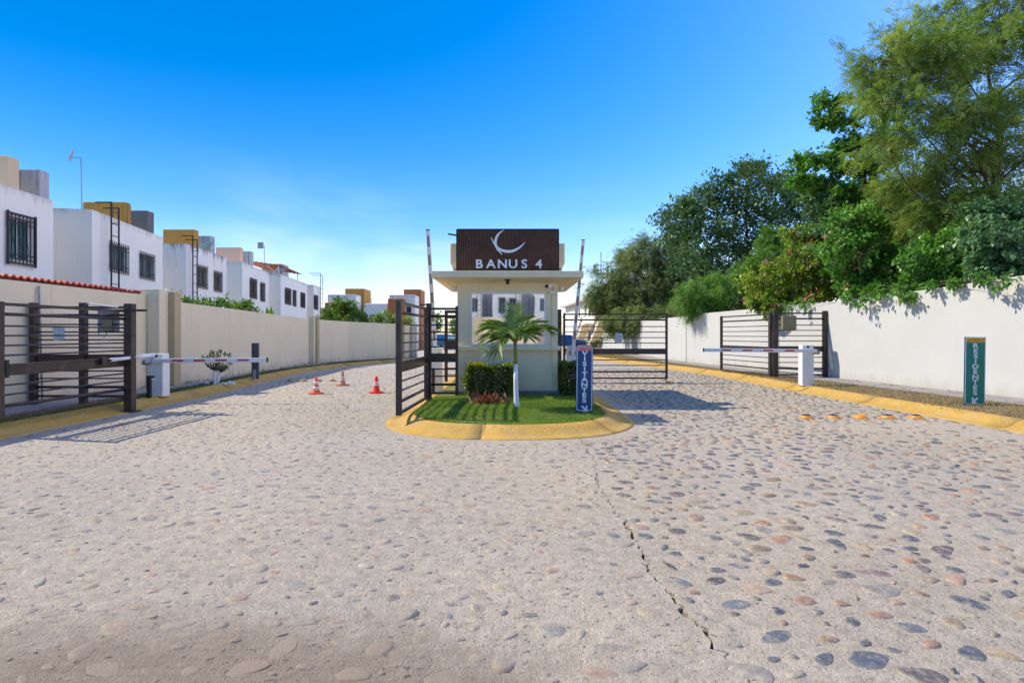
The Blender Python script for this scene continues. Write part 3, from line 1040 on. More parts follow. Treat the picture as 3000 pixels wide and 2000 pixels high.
def box_body(mb, A, B, back, z0, z1):
    """the other three walls and the roof of a house whose facade is A-B"""
    A, B = Vector((A[0], A[1], 0)), Vector((B[0], B[1], 0))
    d = (B - A).normalized()
    nr = Vector((d.y, -d.x, 0))
    q = [A, B, B - nr * back, A - nr * back]
    v = [(p.x, p.y, z0) for p in q] + [(p.x, p.y, z1) for p in q]
    # roof sits 0.35 below the parapet
    qi = [A + d * .15 - nr * .15, B - d * .15 - nr * .15, B - d * .15 - nr * (back - .15), A + d * .15 - nr * (back - .15)]
    v += [(p.x, p.y, z1) for p in qi] + [(p.x, p.y, z1 - 0.35) for p in qi]
    f = [(1, 2, 6, 5), (2, 3, 7, 6), (3, 0, 4, 7)]
    for i in range(4):
        j = (i + 1) % 4
        f += [(4 + i, 4 + j, 8 + j, 8 + i), (8 + i, 8 + j, 12 + j, 12 + i)]
    f += [(12, 13, 14, 15)]
    mb.add(v, f)


def window(parent, P, d, nr, h, depth, pane, grille='bars', frame=True, style='iron'):
    a, b, c, e = h
    w = MB()
    q = depth - 0.012
    w.add([P(a, c, q), P(b, c, q), P(b, e, q), P(a, e, q)], [(0, 1, 2, 3)])
    wo_ = w.build('window', pane, parent)
    fr = MB()
    t = 0.035
    mid = (a + b) / 2

    def fbar(s0, s1, z0, z1, o0, o1):
        v = [P(s0, z0, o0), P(s1, z0, o0), P(s1, z1, o0), P(s0, z1, o0), P(s0, z0, o1), P(s1, z0, o1), P(s1, z1, o1), P(s0, z1, o1)]
        fr.add(v, [(0, 1, 2, 3), (4, 7, 6, 5), (0, 4, 5, 1), (1, 5, 6, 2), (2, 6, 7, 3), (3, 7, 4, 0)])
    for s0, s1 in ((a, a + t), (b - t, b), (mid - t / 2, mid + t / 2)): fbar(s0, s1, c, e, q - 0.03, q - 0.002)
    for z0, z1 in ((c, c + t), (e - t, e)): fbar(a + t, b - t, z0, z1, q - 0.028, q - 0.003)
    fo = fr.build('frame', M['frame_white'])
    fo.parent = wo_
    if grille:
        gr = MB()
        off = -0.05
        n = max(5, int((b - a) / 0.12))
        ex = 0.03
        for k in range(n + 1):
            s = a - ex + (b - a + 2 * ex) * k / n
            gr.bar(P(s, c - 0.10, off), P(s, e + 0.10, off), 0.022, 0.022)
        for z in (c + 0.02, c + 0.16, e - 0.16, e - 0.02):
            gr.bar(P(a - ex, z, off - 0.012), P(b + ex, z, off - 0.012), 0.022, 0.03)
        if grille == 'scroll':
            for k in range(1, n, 2):
                s = a + (b - a) * k / n
                pts_ = [P(s + 0.07 * math.sin(q_ / 12 * math.pi * 2), c + (e - c) * q_ / 12, off) for q_ in range(13)]
                gr.tube(pts_, 0.009, 4)
                cz = (c + e) / 2
                gr.tube([P(s, cz - 0.04, off), P(s, cz, off), P(s, cz + 0.04, off)], [0.004, 0.03, 0.004], 6)
            for s in (a - ex - 0.02, b + ex + 0.02):
                gr.bar(P(s, c - 0.16, off - 0.02), P(s, e + 0.16, off - 0.02), 0.05, 0.05)
            gr.bar(P(a - .05, e + 0.10, off - .02), P(b + .05, e + 0.10, off - .02), 0.04, 0.05)
            gr.bar(P(a - .05, c - 0.10, off - .02), P(b + .05, c - 0.10, off - .02), 0.04, 0.05)
        go = gr.build('grille', M['brown_iron'] if style == 'brown' else M['iron'])
        go.parent = wo_
    return wo_


def ladder(label, base, top, side, hook, wdt=0.38, group=None):
    """iron ladder from base to top point (x, y, z), standing off a wall; hook = vector over the roof"""
    t = thing('roof_ladder', label, 'ladder', base)
    b, tp = Vector(base), Vector(top)
    sd = Vector(side).normalized() * wdt / 2
    hk = Vector(hook)
    for k, s in enumerate((-1, 1)):
        rise = Vector((0, 0, 0.42 if k == 0 else 0.30))
        mb = MB()
        mb.bar(b + sd * s, tp + sd * s + rise, 0.04, 0.04)
        mb.bar(tp + sd * s + rise - Vector((0, 0, 0.02)), tp + sd * s + rise + hk - Vector((0, 0, 0.02)), 0.04, 0.04)
        mb.build('rail', M['iron'], t)
    n = int((tp.z + 0.2 - b.z) / 0.42)
    for k in range(n + 1):
        z = 0.05 + 0.42 * k
        MB().bar(b + sd * -1 + Vector((0, 0, z)), b + sd + Vector((0, 0, z)), 0.025, 0.025).build('rung', M['iron'], t)
    for z in (b.z + 0.35, tp.z - 0.25):
        MB().bar(Vector((b.x, b.y, z)) + sd, Vector((b.x, b.y, z)) + sd + hk.normalized() * 0.24, 0.025, 0.025).build('bracket', M['iron'], t)
    return t


def roof_box(name, label, x0, x1, y0, y1, z0, z1, m, group=None):
    o = MB().box(x0, x1, y0, y1, z0, z1).build(name, m, bevel=0.04)
    return tag(o, label, 'roof box', group)


ZT = 5.8
HOUSES = [
    ('white two storey house with an ornate scrolled window grille', (-14.1, 12.6), (-14.4, 17.86), 'house',
     [(20, 93, 632, 757, 'teal_pane', 'scroll')]),
    ('white house with a dark ladder and two barred windows behind the red roof', (-14.1, 19.1), (-15.1, 24.6), 'house',
     [(320, 372, 712, 788, 'teal_pane', 'bars'), (408, 449, 742, 809, 'teal_pane', 'bars')]),
    ('stained white house with a blue dish and ladder above the wall hedge', (-15.06, 26.3), (-15.6, 31.1), 'house_old',
     [(576, 605, 779, 838, 'brown_pane', 'bars'), (626, 648, 797, 849, 'brown_pane', 'bars')]),
    ('white house with a peach roof box and two narrow windows', (-15.6, 32.9), (-16.5, 38.6), 'house',
     [(731, 750, 817, 868, 'brown_pane', 'bars'), (762, 774, 830, 878, 'brown_pane', 'bars')]),
    ('white house with three windows under a slanting clay roof sheet', (-16.1, 39.6), (-17.0, 47.2), 'house',
     [(834, 851, 845, 887, 'brown_pane', 'bars'), (857, 866, 852, 893, 'brown_pane', 'bars'), (880, 892, 859, 897, 'dark_pane', 'bars')]),
    ('farthest white house of the row with one window and a caged ladder', (-16.75, 48.0), (-16.95, 50.4), 'house',
     [(919, 930, 866, 903, 'dark_pane', 'bars')]),
]
for label, A, B, mk, wins in HOUSES:
    h = thing('white_house', label, 'house', (A[0], A[1], 0), 'white houses along the left wall')
    holes = []
    for u0, u1, v0, v1, pn, gr in wins:
        s0, zt = facade_st(A, B, u0, v0)
        _, zb = facade_st(A, B, u0, v1)
        s1, _ = facade_st(A, B, u1, v0)
        holes.append((s0, s1, zb, zt))
    mb, P, d, nr = open_wall(A, B, 0, ZT, holes, 0.13)
    box_body(mb, A, B, 7.0, 0, ZT)
    mb.build('wall', M[mk], h)
    for hh, wn in zip(holes, wins):
        window(h, P, d, nr, hh, 0.13, M[wn[4]], wn[5], style='iron' if wn[5] == 'scroll' or wn[0] < 500 else 'brown')

roof_box('stair_tower', 'tan stained roof box above the scrolled window house', -16.4, -14.62, 16.5, 16.9, ZT - .35, 6.80, M['tan'])
roof_box('roof_tank_box', 'pale grey roof box with a stained edge beside the tan one', -15.55, -14.46, 17.4, 17.8, ZT - .3, 6.66, M['grey_tank'])
roof_box('stair_tower', 'ochre roof box with black rain streaks behind the first ladder', -16.6, -14.95, 22.0, 22.35, ZT - .35, 6.73, M['ochre'])
roof_box('roof_tank_box', 'blackened grey roof box beside the streaked ochre box', -16.3, -15.4, 24.0, 24.5, ZT - .35, 6.84, M['dark_tank'])
roof_box('stair_tower', 'clean ochre roof box behind the second ladder', -17.5, -15.9, 28.5, 28.9, ZT - .35, 6.87, M['ochre_clean'])
roof_box('roof_tank_box', 'mottled grey roof box behind the blue dish', -16.8, -16.02, 30.2, 30.7, ZT - .35, 6.85, M['grey_tank'])
roof_box('stair_tower', 'peach coloured roof box above the narrow windowed house', -18.5, -16.95, 35.5, 35.9, ZT - .35, 7.05, M['peach'])
roof_box('roof_tank_box', 'plain pale grey roof box beside the peach one', -17.85, -17.25, 37.5, 38.0, ZT - .35, 7.1, M['grey_tank'])
roof_box('roof_tank_box', 'low grey roof box behind the slanting clay sheet', -19.8, -18.2, 45, 46.4, ZT - .35, 7.2, M['grey_tank'])

ladder('dark iron roof ladder on the house behind the red corrugated roof', (-13.95, 20.0, 2.9), (-13.95, 20.0, ZT), (0, 1, 0), (-0.55, 0, 0))
ladder('dark iron roof ladder against the stained white house', (-14.9, 26.75, 2.7), (-14.9, 26.75, ZT), (0, 1, 0), (-0.55, 0, 0), 0.36)
lf = ladder('thin far roof ladder with tall hand rails on the last house', (-16.72, 50.0, 2.2), (-16.72, 50.0, ZT + 0.75), (0, 1, 0), (-1.0, 0, 0), 0.6)

# roof aerials and dishes
a1 = thing('roof_aerial', 'tall thin aerial pole beside the streaked ochre roof box', 'aerial', (-16.6, 22.1, ZT))
MB().tube([(-16.62, 22.0, ZT - .35), (-16.66, 22.0, 8.45)], 0.022, 6).build('pole', M['grey_metal'], a1)
hd = MB()
hd.bar((-16.66, 22.0, 8.42), (-17.0, 22.0, 8.44), 0.03, 0.03)
hd.bar((-17.0, 21.85, 8.3), (-17.08, 22.15, 8.75), 0.03, 0.12)
hd.build('antenna_head', M['grey_metal'], a1)
a2 = thing('roof_aerial', 'short aerial pole with a square head above the clay roof sheet', 'aerial', (-18.2, 41.5, ZT))
MB().tube([(-18.15, 41.7, ZT - .35), (-18.15, 41.7, 8.1)], 0.022, 6).build('pole', M['grey_metal'], a2)
MB().box(-18.6, -18.2, 41.6, 41.7, 7.9, 8.35).build('antenna_head', M['dish_grey'], a2)


def dish(label, c, r, aim, m):
    t = thing('satellite_dish', label, 'dish', (c[0], c[1], ZT - .1))
    z = Vector(aim).normalized()
    x = z.cross(Vector((0, 0, 1))).normalized()
    yv = x.cross(z)
    mb = MB()
    n, rg = 18, 4
    vs = [tuple(Vector(c))]
    for i in range(1, rg + 1):
        for k in range(n):
            a = 2 * math.pi * k / n
            q = r * i / rg
            vs.append(tuple(Vector(c) + x * q * math.cos(a) + yv * q * math.sin(a) * 0.85 + z * 0.28 * r * (i / rg) ** 2))
    fs = [(0, 1 + k, 1 + (k + 1) % n) for k in range(n)]
    for i in range(rg - 1):
        for k in range(n):
            fs.append((1 + i * n + k, 1 + (i + 1) * n + k, 1 + (i + 1) * n + (k + 1) % n, 1 + i * n + (k + 1) % n))
    o = mb.add(vs, fs).build('reflector', m, t, smooth=True)
    so = o.modifiers.new('solid', 'SOLIDIFY')
    so.thickness = 0.02
    cv = Vector(c)
    MB().tube([cv - Vector((0, 0, 0.0)), (c[0], c[1], ZT - .4)], 0.035, 6).build('mast', M['grey_metal'], t)
    MB().tube([cv - yv * r * 0.8 + z * .25 * r, cv + z * r * 0.95], 0.012, 5).build('feed_arm', M['grey_metal'], t)
    tip = cv + z * r * 0.95
    MB().box(tip.x - .05, tip.x + .05, tip.y - .05, tip.y + .05, tip.z - .05, tip.z + .05).build('feed_horn', M['grey_metal'], t)


dish('tilted blue satellite dish on the stained white house', (-16.0, 29.9, 6.15), 0.5, (-0.45, -0.15, 0.9), M['dish_blue'])
dish('grey satellite dish below the slanting clay roof sheet', (-16.9, 41.8, 6.2), 0.5, (-0.5, 0.1, 0.8), M['dish_grey'])

# slanting clay roof sheet on posts
cl = thing('roof_canopy', 'slanting clay coloured roof canopy on thin posts above the houses', 'canopy', (-18, 42, ZT))
cs = MB()
for k in range(9):
    x0 = -19.6 + k * 0.34
    z0 = 7.0 - 0.05 * k
    cs.add([(x0, 41.0, z0), (x0 + 0.17, 41.0, z0 + 0.03), (x0 + 0.34, 41.0, z0 - .05), (x0, 45.0, z0 - .2), (x0 + 0.17, 45.0, z0 - .17), (x0 + 0.34, 45.0, z0 - .25)],
           [(0, 1, 4, 3), (1, 2, 5, 4)])
co = cs.build('roof_sheet', M['clay'], cl)
sm = co.modifiers.new('solid', 'SOLIDIFY')
sm.thickness = 0.04
for px, py, z1 in ((-19.4, 41.2, 6.9), (-16.9, 41.2, 6.58), (-19.4, 44.8, 6.7), (-16.9, 44.8, 6.4)):
    MB().bar((px, py, ZT - .35), (px, py, z1), 0.05, 0.05).build('post', M['frame_white'], cl)
for a, b in (((-16.9, 41.2, 5.9), (-17.8, 41.2, 6.65)), ((-17.4, 41.2, 5.9), (-16.9, 41.2, 6.5))):
    MB().bar(a, b, 0.035, 0.035).build('brace', M['frame_white'], cl)

# red corrugated roof edge behind the cream wall
rr_ = thing('corrugated_roof', 'red corrugated roof edge showing above the cream wall', 'roof', (-11.4, 13, 0))
for k, (y0, y1, flat) in enumerate(((8.6, 10.4, 1), (10.35, 12.2, 1), (12.15, 14.0, 0), (13.95, 15.8, 0), (15.75, 17.5, 0))):
    mb = MB()
    n = int((y1 - y0) / 0.03)
    vs = []
    for i in range(n + 1):
        yv = y0 + (y1 - y0) * i / n
        z = 2.90 - 0.006 * (yv - 12) + (0.028 if not flat else 0.008) * math.cos(2 * math.pi * yv / 0.19) + (0.012 if k % 2 else 0)
        vs += [(-10.98, yv, z), (-13.9, yv, z + 0.26)]
    fs = [(2 * i, 2 * i + 2, 2 * i + 3, 2 * i + 1) for i in range(n)]
    o = mb.add(vs, fs).build('roof_sheet', M['tile_red'], rr_)
    so = o.modifiers.new('solid', 'SOLIDIFY')
    so.thickness = 0.035
MB().bar((-11.06, 8.6, 2.80), (-11.06, 17.3, 2.74), 0.06, 0.09).build('purlin', M['gate'], rr_)
for q in (9.5, 13.2, 16.9):
    MB().bar((-11.1, q, 0), (-11.1, q, 2.75), 0.08, 0.08).build('post', M['gate'], rr_)


# far houses beyond the curve
def block_house(label, parts, wins=()):
    x0 = parts[0][1]
    h = thing('block_house', label, 'house', (x0, parts[0][3], 0))
    for nm, a, b, c, d_, z0, z1, m in parts:
        MB().box(a, b, c, d_, z0, z1).build(nm, M[m], h, bevel=0.08)
    for (a, b, yq, z0, z1) in wins:
        w_ = MB().box(a, b, yq - 0.03, yq, z0, z1).build('window', M['dark_pane'], h)
        f_ = MB()
        for q in np.linspace(a, b, 5): f_.bar((q, yq - 0.08, z0 - .05), (q, yq - 0.08, z1 + .05), 0.03, 0.03)
        for q in (z0, (z0 + z1) / 2, z1): f_.bar((a, yq - 0.09, q), (b, yq - 0.09, q), 0.03, 0.03)
        go = f_.build('grille', M['brown_iron'])
        go.parent = w_


block_house('far white house with an orange tower behind the round green tree',
            [('wall', -19.8, -16.7, 61, 68, 0, 5.9, 'house'), ('front_block', -19.9, -17.6, 60.4, 60.99, 0, 5.0, 'rust_wall'),
             ('tower', -18.5, -16.35, 63, 66, 0, 6.7, 'ochre_clean'), ('side_wall', -21.4, -19.9, 61.5, 66, 0, 4.5, 'peach')],
            [(-19.4, -18.4, 60.4, 2.6, 3.9)])
block_house('far white house with a rust brown tower behind the white flowering shrub',
            [('wall', -15.9, -13.35, 61, 68, 0, 4.95, 'house'), ('upper_block', -13.3, -10.45, 61.5, 68, 0, 5.9, 'house'),
             ('front_block', -13.25, -11.5, 60.6, 61.49, 0, 5.45, 'rust_wall'), ('tower', -12.2, -10.25, 64, 67, 0, 6.7, 'rust_wall')],
            [(-15.2, -13.9, 61, 2.3, 3.7), (-11.35, -10.9, 61.5, 3.9, 4.6), (-11.35, -10.9, 61.5, 2.5, 3.4)])


# ------------------------------------------------------------------ guardhouse
BY = 13.2
gh = thing('guardhouse', 'small cream guardhouse with a mirrored window and wide flat roof', 'guardhouse', (-0.1, BY + 1.6, 0.15))
BX0, BX1, BD = -1.267, 1.061, 16.4
mb, P, d, nr = open_wall((BX0, BY), (BX1, BY), 0.30, 2.87, [(-0.958 - BX0, 0.784 - BX0, 1.355, 2.574)], 0.07)
v = [(BX0, BY, .3), (BX1, BY, .3), (BX1, BD, .3), (BX0, BD, .3), (BX0, BY, 2.87), (BX1, BY, 2.87), (BX1, BD, 2.87), (BX0, BD, 2.87)]
mb.add(v, [(1, 2, 6, 5), (2, 3, 7, 6), (3, 0, 4, 7)])
mb.build('wall', M['booth'], gh)
MB().box(BX0 - 0.05, BX1 + 0.05, BY - 0.05, BD + 0.05, 0.0, 0.30).build('plinth', M['plinth'], gh, bevel=0.015)
MB().box(BX0 - 0.04, BX1 + 0.06, BY - 0.075, BY - 0.001, 1.235, 1.34).build('sill_band', M['booth'], gh, bevel=0.01)
MB().box(BX1 + 0.001, BX1 + 0.06, BY, BD, 1.235, 1.34).build('sill_band', M['booth'], gh, bevel=0.01)
wn = MB().box(-0.955, 0.781, BY + 0.045, BY + 0.055, 1.358, 2.571).build('mirror_window', M['mirror'], gh)
wn['label'] = 'mirrored window reflecting the houses across the street'
fr = MB()
for a, b, c, e in ((-0.958, 0.784, 1.355, 1.385), (-0.958, 0.784, 2.545, 2.574), (-0.958, -0.928, 1.385, 2.545), (0.754, 0.784, 1.385, 2.545)):
    fr.box(a, b, BY - 0.012, BY + 0.043, c, e)
fo = fr.build('frame', M['alu'])
fo.parent = wn
fo.matrix_parent_inverse = Matrix.Translation((0, 0, 0))
# roof slab: thin edge, underside tapering down to the walls
X0, X1, Y0, Y1 = -1.80, 1.60, 12.72, 17.0
rf = MB()
rf.box(X0, X1, Y0, Y1, 2.875, 3.025)
rf.build('roof_slab', M['booth'], gh, bevel=0.012)
sf = MB()
a_ = [(X0 + .02, Y0 + .02, 2.873), (X1 - .02, Y0 + .02, 2.873), (X1 - .02, Y1 - .02, 2.873), (X0 + .02, Y1 - .02, 2.873)]
b_2 = [(BX0 - .01, BY - .012, 2.80), (BX1 + .01, BY - .012, 2.80), (BX1 + .01, BD + .012, 2.80), (BX0 - .01, BD + .012, 2.80)]
sf.add(a_ + b_2, [(0, 1, 5, 4), (1, 2, 6, 5), (2, 3, 7, 6), (3, 0, 4, 7), (4, 5, 6, 7)])
sf.build('soffit', M['booth'], gh)
# small fittings
for x, q in ((BX0 - 0.1, BY + 0.25), (BX1 + 0.1, BY + 0.25)):
    mb = MB()
    mb.lathe([(0.03, 0), (0.055, 0.02), (0.07, 0.10), (0.05, 0.12)], 12, (x, q, 2.62))
    mb.bar((x, q, 2.73), (x - math.copysign(0.12, x), q, 2.74), 0.03, 0.03)
    mb.build('flood_lamp', M['white_paint'], gh)
mb = MB()
mb.lathe([(0.07, 0.0), (0.07, 0.025), (0.03, 0.03)], 12, (-0.1, BY - 0.27, 2.825))
mb.lathe([(0.03, 0.0), (0.036, 0.03), (0.036, 0.085)], 10, (-0.1, BY - 0.27, 2.74))
mb.build('ceiling_lamp', M['black'], gh)
mb = MB()
mb.bar((0.80, BY - 0.24, 2.70), (0.90, BY - 0.06, 2.73), 0.075, 0.075)
cam_o = mb.build('security_camera', M['white_paint'], gh)
MB().bar((0.785, BY - 0.262, 2.697), (0.80, BY - 0.235, 2.70), 0.07, 0.07).build('lens_hood', M['black'], gh)
MB().tube([(0.93, BY - 0.03, 2.72), (0.96, BY - 0.02, 2.64), (0.97, BY - 0.02, 2.60)], 0.008, 5).build('cable', M['grey_metal'], gh)
MB().box(0.87, 1.00, BY - 0.07, BY - 0.001, 2.54, 2.61).build('junction_box', M['white_paint'], gh, bevel=0.008)
MB().tube([(0.935, BY - 0.02, 2.54), (0.94, BY - 0.02, 1.9), (0.93, BY - 0.02, 1.36), (0.95, BY - 0.1, 1.3), (0.95, BY - 0.1, 1.22), (0.94, BY - 0.02, 1.1),
           (0.96, BY - 0.02, .6), (0.98, BY - .03, 0.42)], 0.010, 5).build('conduit', M['booth'], gh)
MB().tube([(-1.58, 13.3, 2.86), (-1.45, 13.35, 2.78), (-1.36, 13.4, 2.70)], 0.007, 5).build('cable', M['grey_metal'], gh)

# slatted name sign on the roof
sg = thing('name_sign', 'brown slatted roof sign with crescent emblem and steel letters', 'sign', (-0.1, BY, 3.03))
SX0, SX1, SZ0, SZ1 = -1.262, 1.062, 3.028, 4.03
MB().box(SX0, SX1, BY + 0.0, BY + 0.06, SZ0, SZ1).build('backing', M['wood_dark'], sg)
nsl = 50
sw = (SX1 - SX0) / nsl
sl_me = None
for k in range(nsl):
    if sl_me is None:
        sl_me = MB().box(0, sw * 0.72, -0.028, -0.001, SZ0 + 0.004, SZ1 - 0.004).mesh('slat')
    o = obj('slat', sl_me, M['wood'])
    o.parent = sg
    o.matrix_parent_inverse = Matrix.Translation(-Vector(sg.location))
    o.location = (SX0 + sw * (k + 0.14), BY, 0)
for x, w_ in ((SX0, -0.03), (SX1, 0.03)):
    MB().box(min(x, x + w_), max(x, x + w_), BY - 0.03, BY + 0.07, SZ0, SZ1 + .01).build('edge_trim', M['wood_dark'], sg)
MB().box(SX0, SX1, BY - 0.03, BY + 0.07, SZ1 + 0.001, SZ1 + 0.018).build('edge_trim', M['wood_dark'], sg)


def text_mesh(s, size, ext, off=0.0, sx=1.0):
    cu = bpy.data.curves.new('letter', 'FONT')
    cu.body = s
    cu.size = size
    cu.extrude = ext
    cu.offset = off
    cu.align_x = 'CENTER'
    cu.resolution_u = 4
    to = bpy.data.objects.new('letter', cu)
    COL.objects.link(to)
    dg = bpy.context.evaluated_depsgraph_get()
    me = bpy.data.meshes.new_from_object(to.evaluated_get(dg))
    bpy.data.objects.remove(to)
    co = np.zeros(len(me.vertices) * 3, np.float32)
    me.vertices.foreach_get('co', co)
    co = co.reshape(-1, 3)
    co[:, 0] -= (co[:, 0].min() + co[:, 0].max()) / 2
    co[:, 1] -= (co[:, 1].min() + co[:, 1].max()) / 2
    co[:, 0] *= sx
    # stand it up: face -Y
    out = np.stack([co[:, 0], -co[:, 2], co[:, 1]], 1)
    me.vertices.foreach_set('co', out.astype(np.float32).ravel())
    me.update()
    return me


def letter(ch, x, y, z, cap, m, parent, ext=0.006, off=0.018, sx=1.15, name='letter', local=False):
    o = obj(name, text_mesh(ch, cap / 0.70, ext, off * cap / 0.7, sx), m)
    o.parent = parent
    if not local: o.matrix_parent_inverse = Matrix.Translation(-Vector(parent.location))
    o.location = (x, y, z)
    return o


sc_ = BY / FPX
for ch, u in zip('BANUS4', (1405, 1438.5, 1472, 1503, 1536, 1578)):
    letter(ch, (u - 1500) * sc_, BY - 0.045, 1.6 + (980 - 773.5) * sc_, 0.195, M['steel_letter'], sg, 0.010, 0.02, 1.12)


def stroke(pts, wmax, y0, y1):
    P_ = smooth_path([(p[0], p[1]) for p in pts], 0.02)
    n = len(P_)
    L_, R_ = [], []
    for i, p in enumerate(P_):
        dd = P_[min(i + 1, n - 1)] - P_[max(i - 1, 0)]
        dd = dd / (np.linalg.norm(dd) + 1e-9)
        k = i / (n - 1)
        w = wmax * math.sin(math.pi * min(1, max(0, k))) ** 0.8 / 2 + 0.002
        L_.append((p[0] - dd[1] * w, p[1] + dd[0] * w))
        R_.append((p[0] + dd[1] * w, p[1] - dd[0] * w))
    mb = MB()
    vs = []
    for l, r in zip(L_, R_):
        vs += [(l[0], y0, l[1]), (r[0], y0, r[1]), (l[0], y1, l[1]), (r[0], y1, r[1])]
    fs = []
    for i in range(n - 1):
        a, b = 4 * i, 4 * i + 4
        fs += [(a, a + 1, b + 1, b), (a + 2, b + 2, b + 3, a + 3), (a, b, b + 2, a + 2), (a + 1, a + 3, b + 3, b + 1)]
    return mb.add(vs, fs)


zu = lambda x, y: (((1300 + x / 5.345) - 1500) * sc_, 1.6 + (980 - (660 + y / 5.345)) * sc_)
for pts_, wm in (([zu(942, 76), zu(862, 140), zu(820, 215), zu(812, 290), zu(838, 365), zu(880, 425), zu(920, 468)], 0.055),
                 ([zu(740, 188), zu(775, 262), zu(825, 335), zu(890, 388), zu(980, 413), zu(1075, 408), zu(1160, 370), zu(1225, 320), zu(1276, 262)], 0.058)):
    stroke(pts_, wm, BY - 0.056 - 0.004 * (wm > .056), BY - 0.034).build('emblem_stroke', M['steel_letter'], sg)
# boxes standing behind the sign
for x0, x1, nm in ((-1.49, -0.9, 0), (0.7, 1.27, 1)):
    e = thing('roof_condenser', ('cream appliance box sticking out behind the roof sign on the raised antenna side' if not nm else
                                 'cream appliance box sticking out behind the roof sign beside the tilted barrier arm'), 'appliance', ((x0 + x1) / 2, 13.9, 3.03))
    MB().box(x0, x1, 13.65, 14.2, 3.28, 3.80).build('casing', M['tan'] if 0 else M['booth'], e, bevel=0.03)
    MB().box(x0 + .05, x1 - .05, 13.7, 14.15, 3.20, 3.279).build('base', M['booth'], e)
    for q in (x0 + 0.1, x1 - 0.1):
        MB().box(q - .03, q + .03, 13.75, 14.1, 3.026, 3.199).build('foot', M['grey_metal'], e)
    if not nm:
        MB().bar((-1.0, 13.5, 3.90), (-1.52, 13.5, 3.985), 0.03, 0.035).build('bracket_arm', M['black'], e)
        MB().bar((-1.0, 13.5, 3.90), (-1.0, 13.66, 3.70), 0.03, 0.035).build('bracket_arm', M['black'], e)


# ------------------------------------------------------------------ gates
BARS = [(0.02, 0.048, 'rail'), (0.105, 0.058, 'tube'), (0.205, 0.034, 'bar'), (0.288, 0.034, 'bar'), (0.372, 0.034, 'bar'), (0.456, 0.034, 'bar'),
        (0.580, 0.175, 'plate'), (0.710, 0.034, 'bar'), (0.792, 0.034, 'bar'), (0.886, 0.058, 'tube'), (0.984, 0.048, 'rail')]


def gate_panel(t, L, z0, z1, wa=0.10, wb=0.07, posts=True, x0=0.0, skip=()):
    """bars of a gate along local x from x0 to x0+L"""
    H = z1 - z0
    if posts:
        MB().box(x0, x0 + wa, -0.045, 0.045, z0, z1).build('stile', M['gate'], t, True, bevel=0.006)
        MB().box(x0 + L - wb, x0 + L, -0.04, 0.04, z0, z1).build('stile', M['gate'], t, True, bevel=0.006)
    a, b = (x0 + wa, x0 + L - wb) if posts else (x0, x0 + L)
    for k, (f, h, nm) in enumerate(BARS):
        if k in skip: continue
        z = z1 - f * H
        if nm == 'plate':
            MB().box(a, b, -0.012, 0.012, z - h / 2, z + h / 2).build('plate', M['gate'], t, True)
            MB().box(a, b, -0.03, 0.03, z + h / 2 - 0.02, z + h / 2 + 0.006).build('plate_edge', M['gate'], t, True)
            MB().box(a, b, -0.03, 0.03, z - h / 2 - 0.006, z - h / 2 + 0.02).build('plate_edge', M['gate'], t, True)
        elif nm == 'tube':
            MB().tube([(a, 0, z), (b, 0, z)], h / 2, 10).build('tube_rail', M['gate'], t, True, smooth=True)
        elif nm == 'rail':
            MB().box(a, b, -0.025, 0.025, z - h / 2, z + h / 2).build('rail', M['gate'], t, True)
        else:
            MB().tube([(a, 0, z), (b, 0, z)], h / 2, 6).build('bar', M['gate'], t, True)


def gate(label, A, B, z0, z1, **kw):
    dx, dy = B[0] - A[0], B[1] - A[1]
    t = thing('gate_leaf', label, 'gate', (A[0], A[1], 0), 'brown barred gates', math.atan2(dy, dx))
    gate_panel(t, math.hypot(dx, dy), z0, z1, **kw)
    return t


# left: leaf swung open along the kerb, free end nearest
gl = gate('open brown barred gate leaf along the shaded kerb with a white ram on it', (-8.03, 8.86), (-7.98, 12.02), 0.26, 2.12)
MB().tube([(2.35, -0.09, 1.10), (3.0, -0.12, 1.13)], 0.036, 10).build('ram_tube', M['white_paint'], gl, True, smooth=True)
MB().tube([(3.0, -0.12, 1.13), (3.55, -0.16, 1.155)], 0.042, 10).build('ram_body', M['white_paint'], gl, True, smooth=True)
MB().tube([(2.1, -0.07, 1.09), (2.36, -0.09, 1.10)], 0.022, 8).build('ram_rod', M['black'], gl, True)
MB().box(2.12, 2.24, -0.10, -0.02, 1.02, 1.17).build('ram_bracket', M['gate'], gl, True)
MB().tube([(3.5, -0.16, 1.12), (3.45, -0.18, 1.0), (3.3, -0.16, 0.97), (3.2, -0.1, 1.0)], 0.007, 5).build('cable', M['black'], gl, True)
MB().tube([(1.95, 0.05, 2.19), (2.75, 0.06, 2.16)], 0.018, 8).build('white_tube', M['white_paint'], gl, True)
MB().box(0.11, 0.17, -0.05, 0.05, 0.92, 1.20).build('latch', M['black'], gl, True)
# left fixed panel and its posts
fl = thing('fixed_gate', 'fixed brown gate panel against the cream wall behind the open leaf', 'gate', (-9.9, 11.78, 0))
gate_panel(fl, 0.91, 0.30, 2.20, posts=False, x0=0.06)
gate_panel(fl, 0.82, 0.30, 2.20, posts=False, x0=1.09)
for x in (-0.06, 0.97):
    MB().box(x, x + 0.12, -0.06, 0.06, 0.12, 2.26).build('post', M['gate'], fl, True, bevel=0.006)
MB().box(1.91, 2.07, -0.08, 0.08, 0.02, 2.24).build('post', M['gate'], fl, True, bevel=0.006)
MB().box(1.84, 2.14, -0.13, 0.13, 0.0, 0.03).build('base_plate', M['gate'], fl, True)
MB().bar((1.6, -0.02, 2.10), (2.35, -0.03, 2.10), 0.05, 0.045).build('stop_bar', M['gate'], fl, True)
MB().box(1.30, 1.74, 0.03, 0.055, 1.66, 2.09).build('back_plate', M['grey_metal'], fl, True)
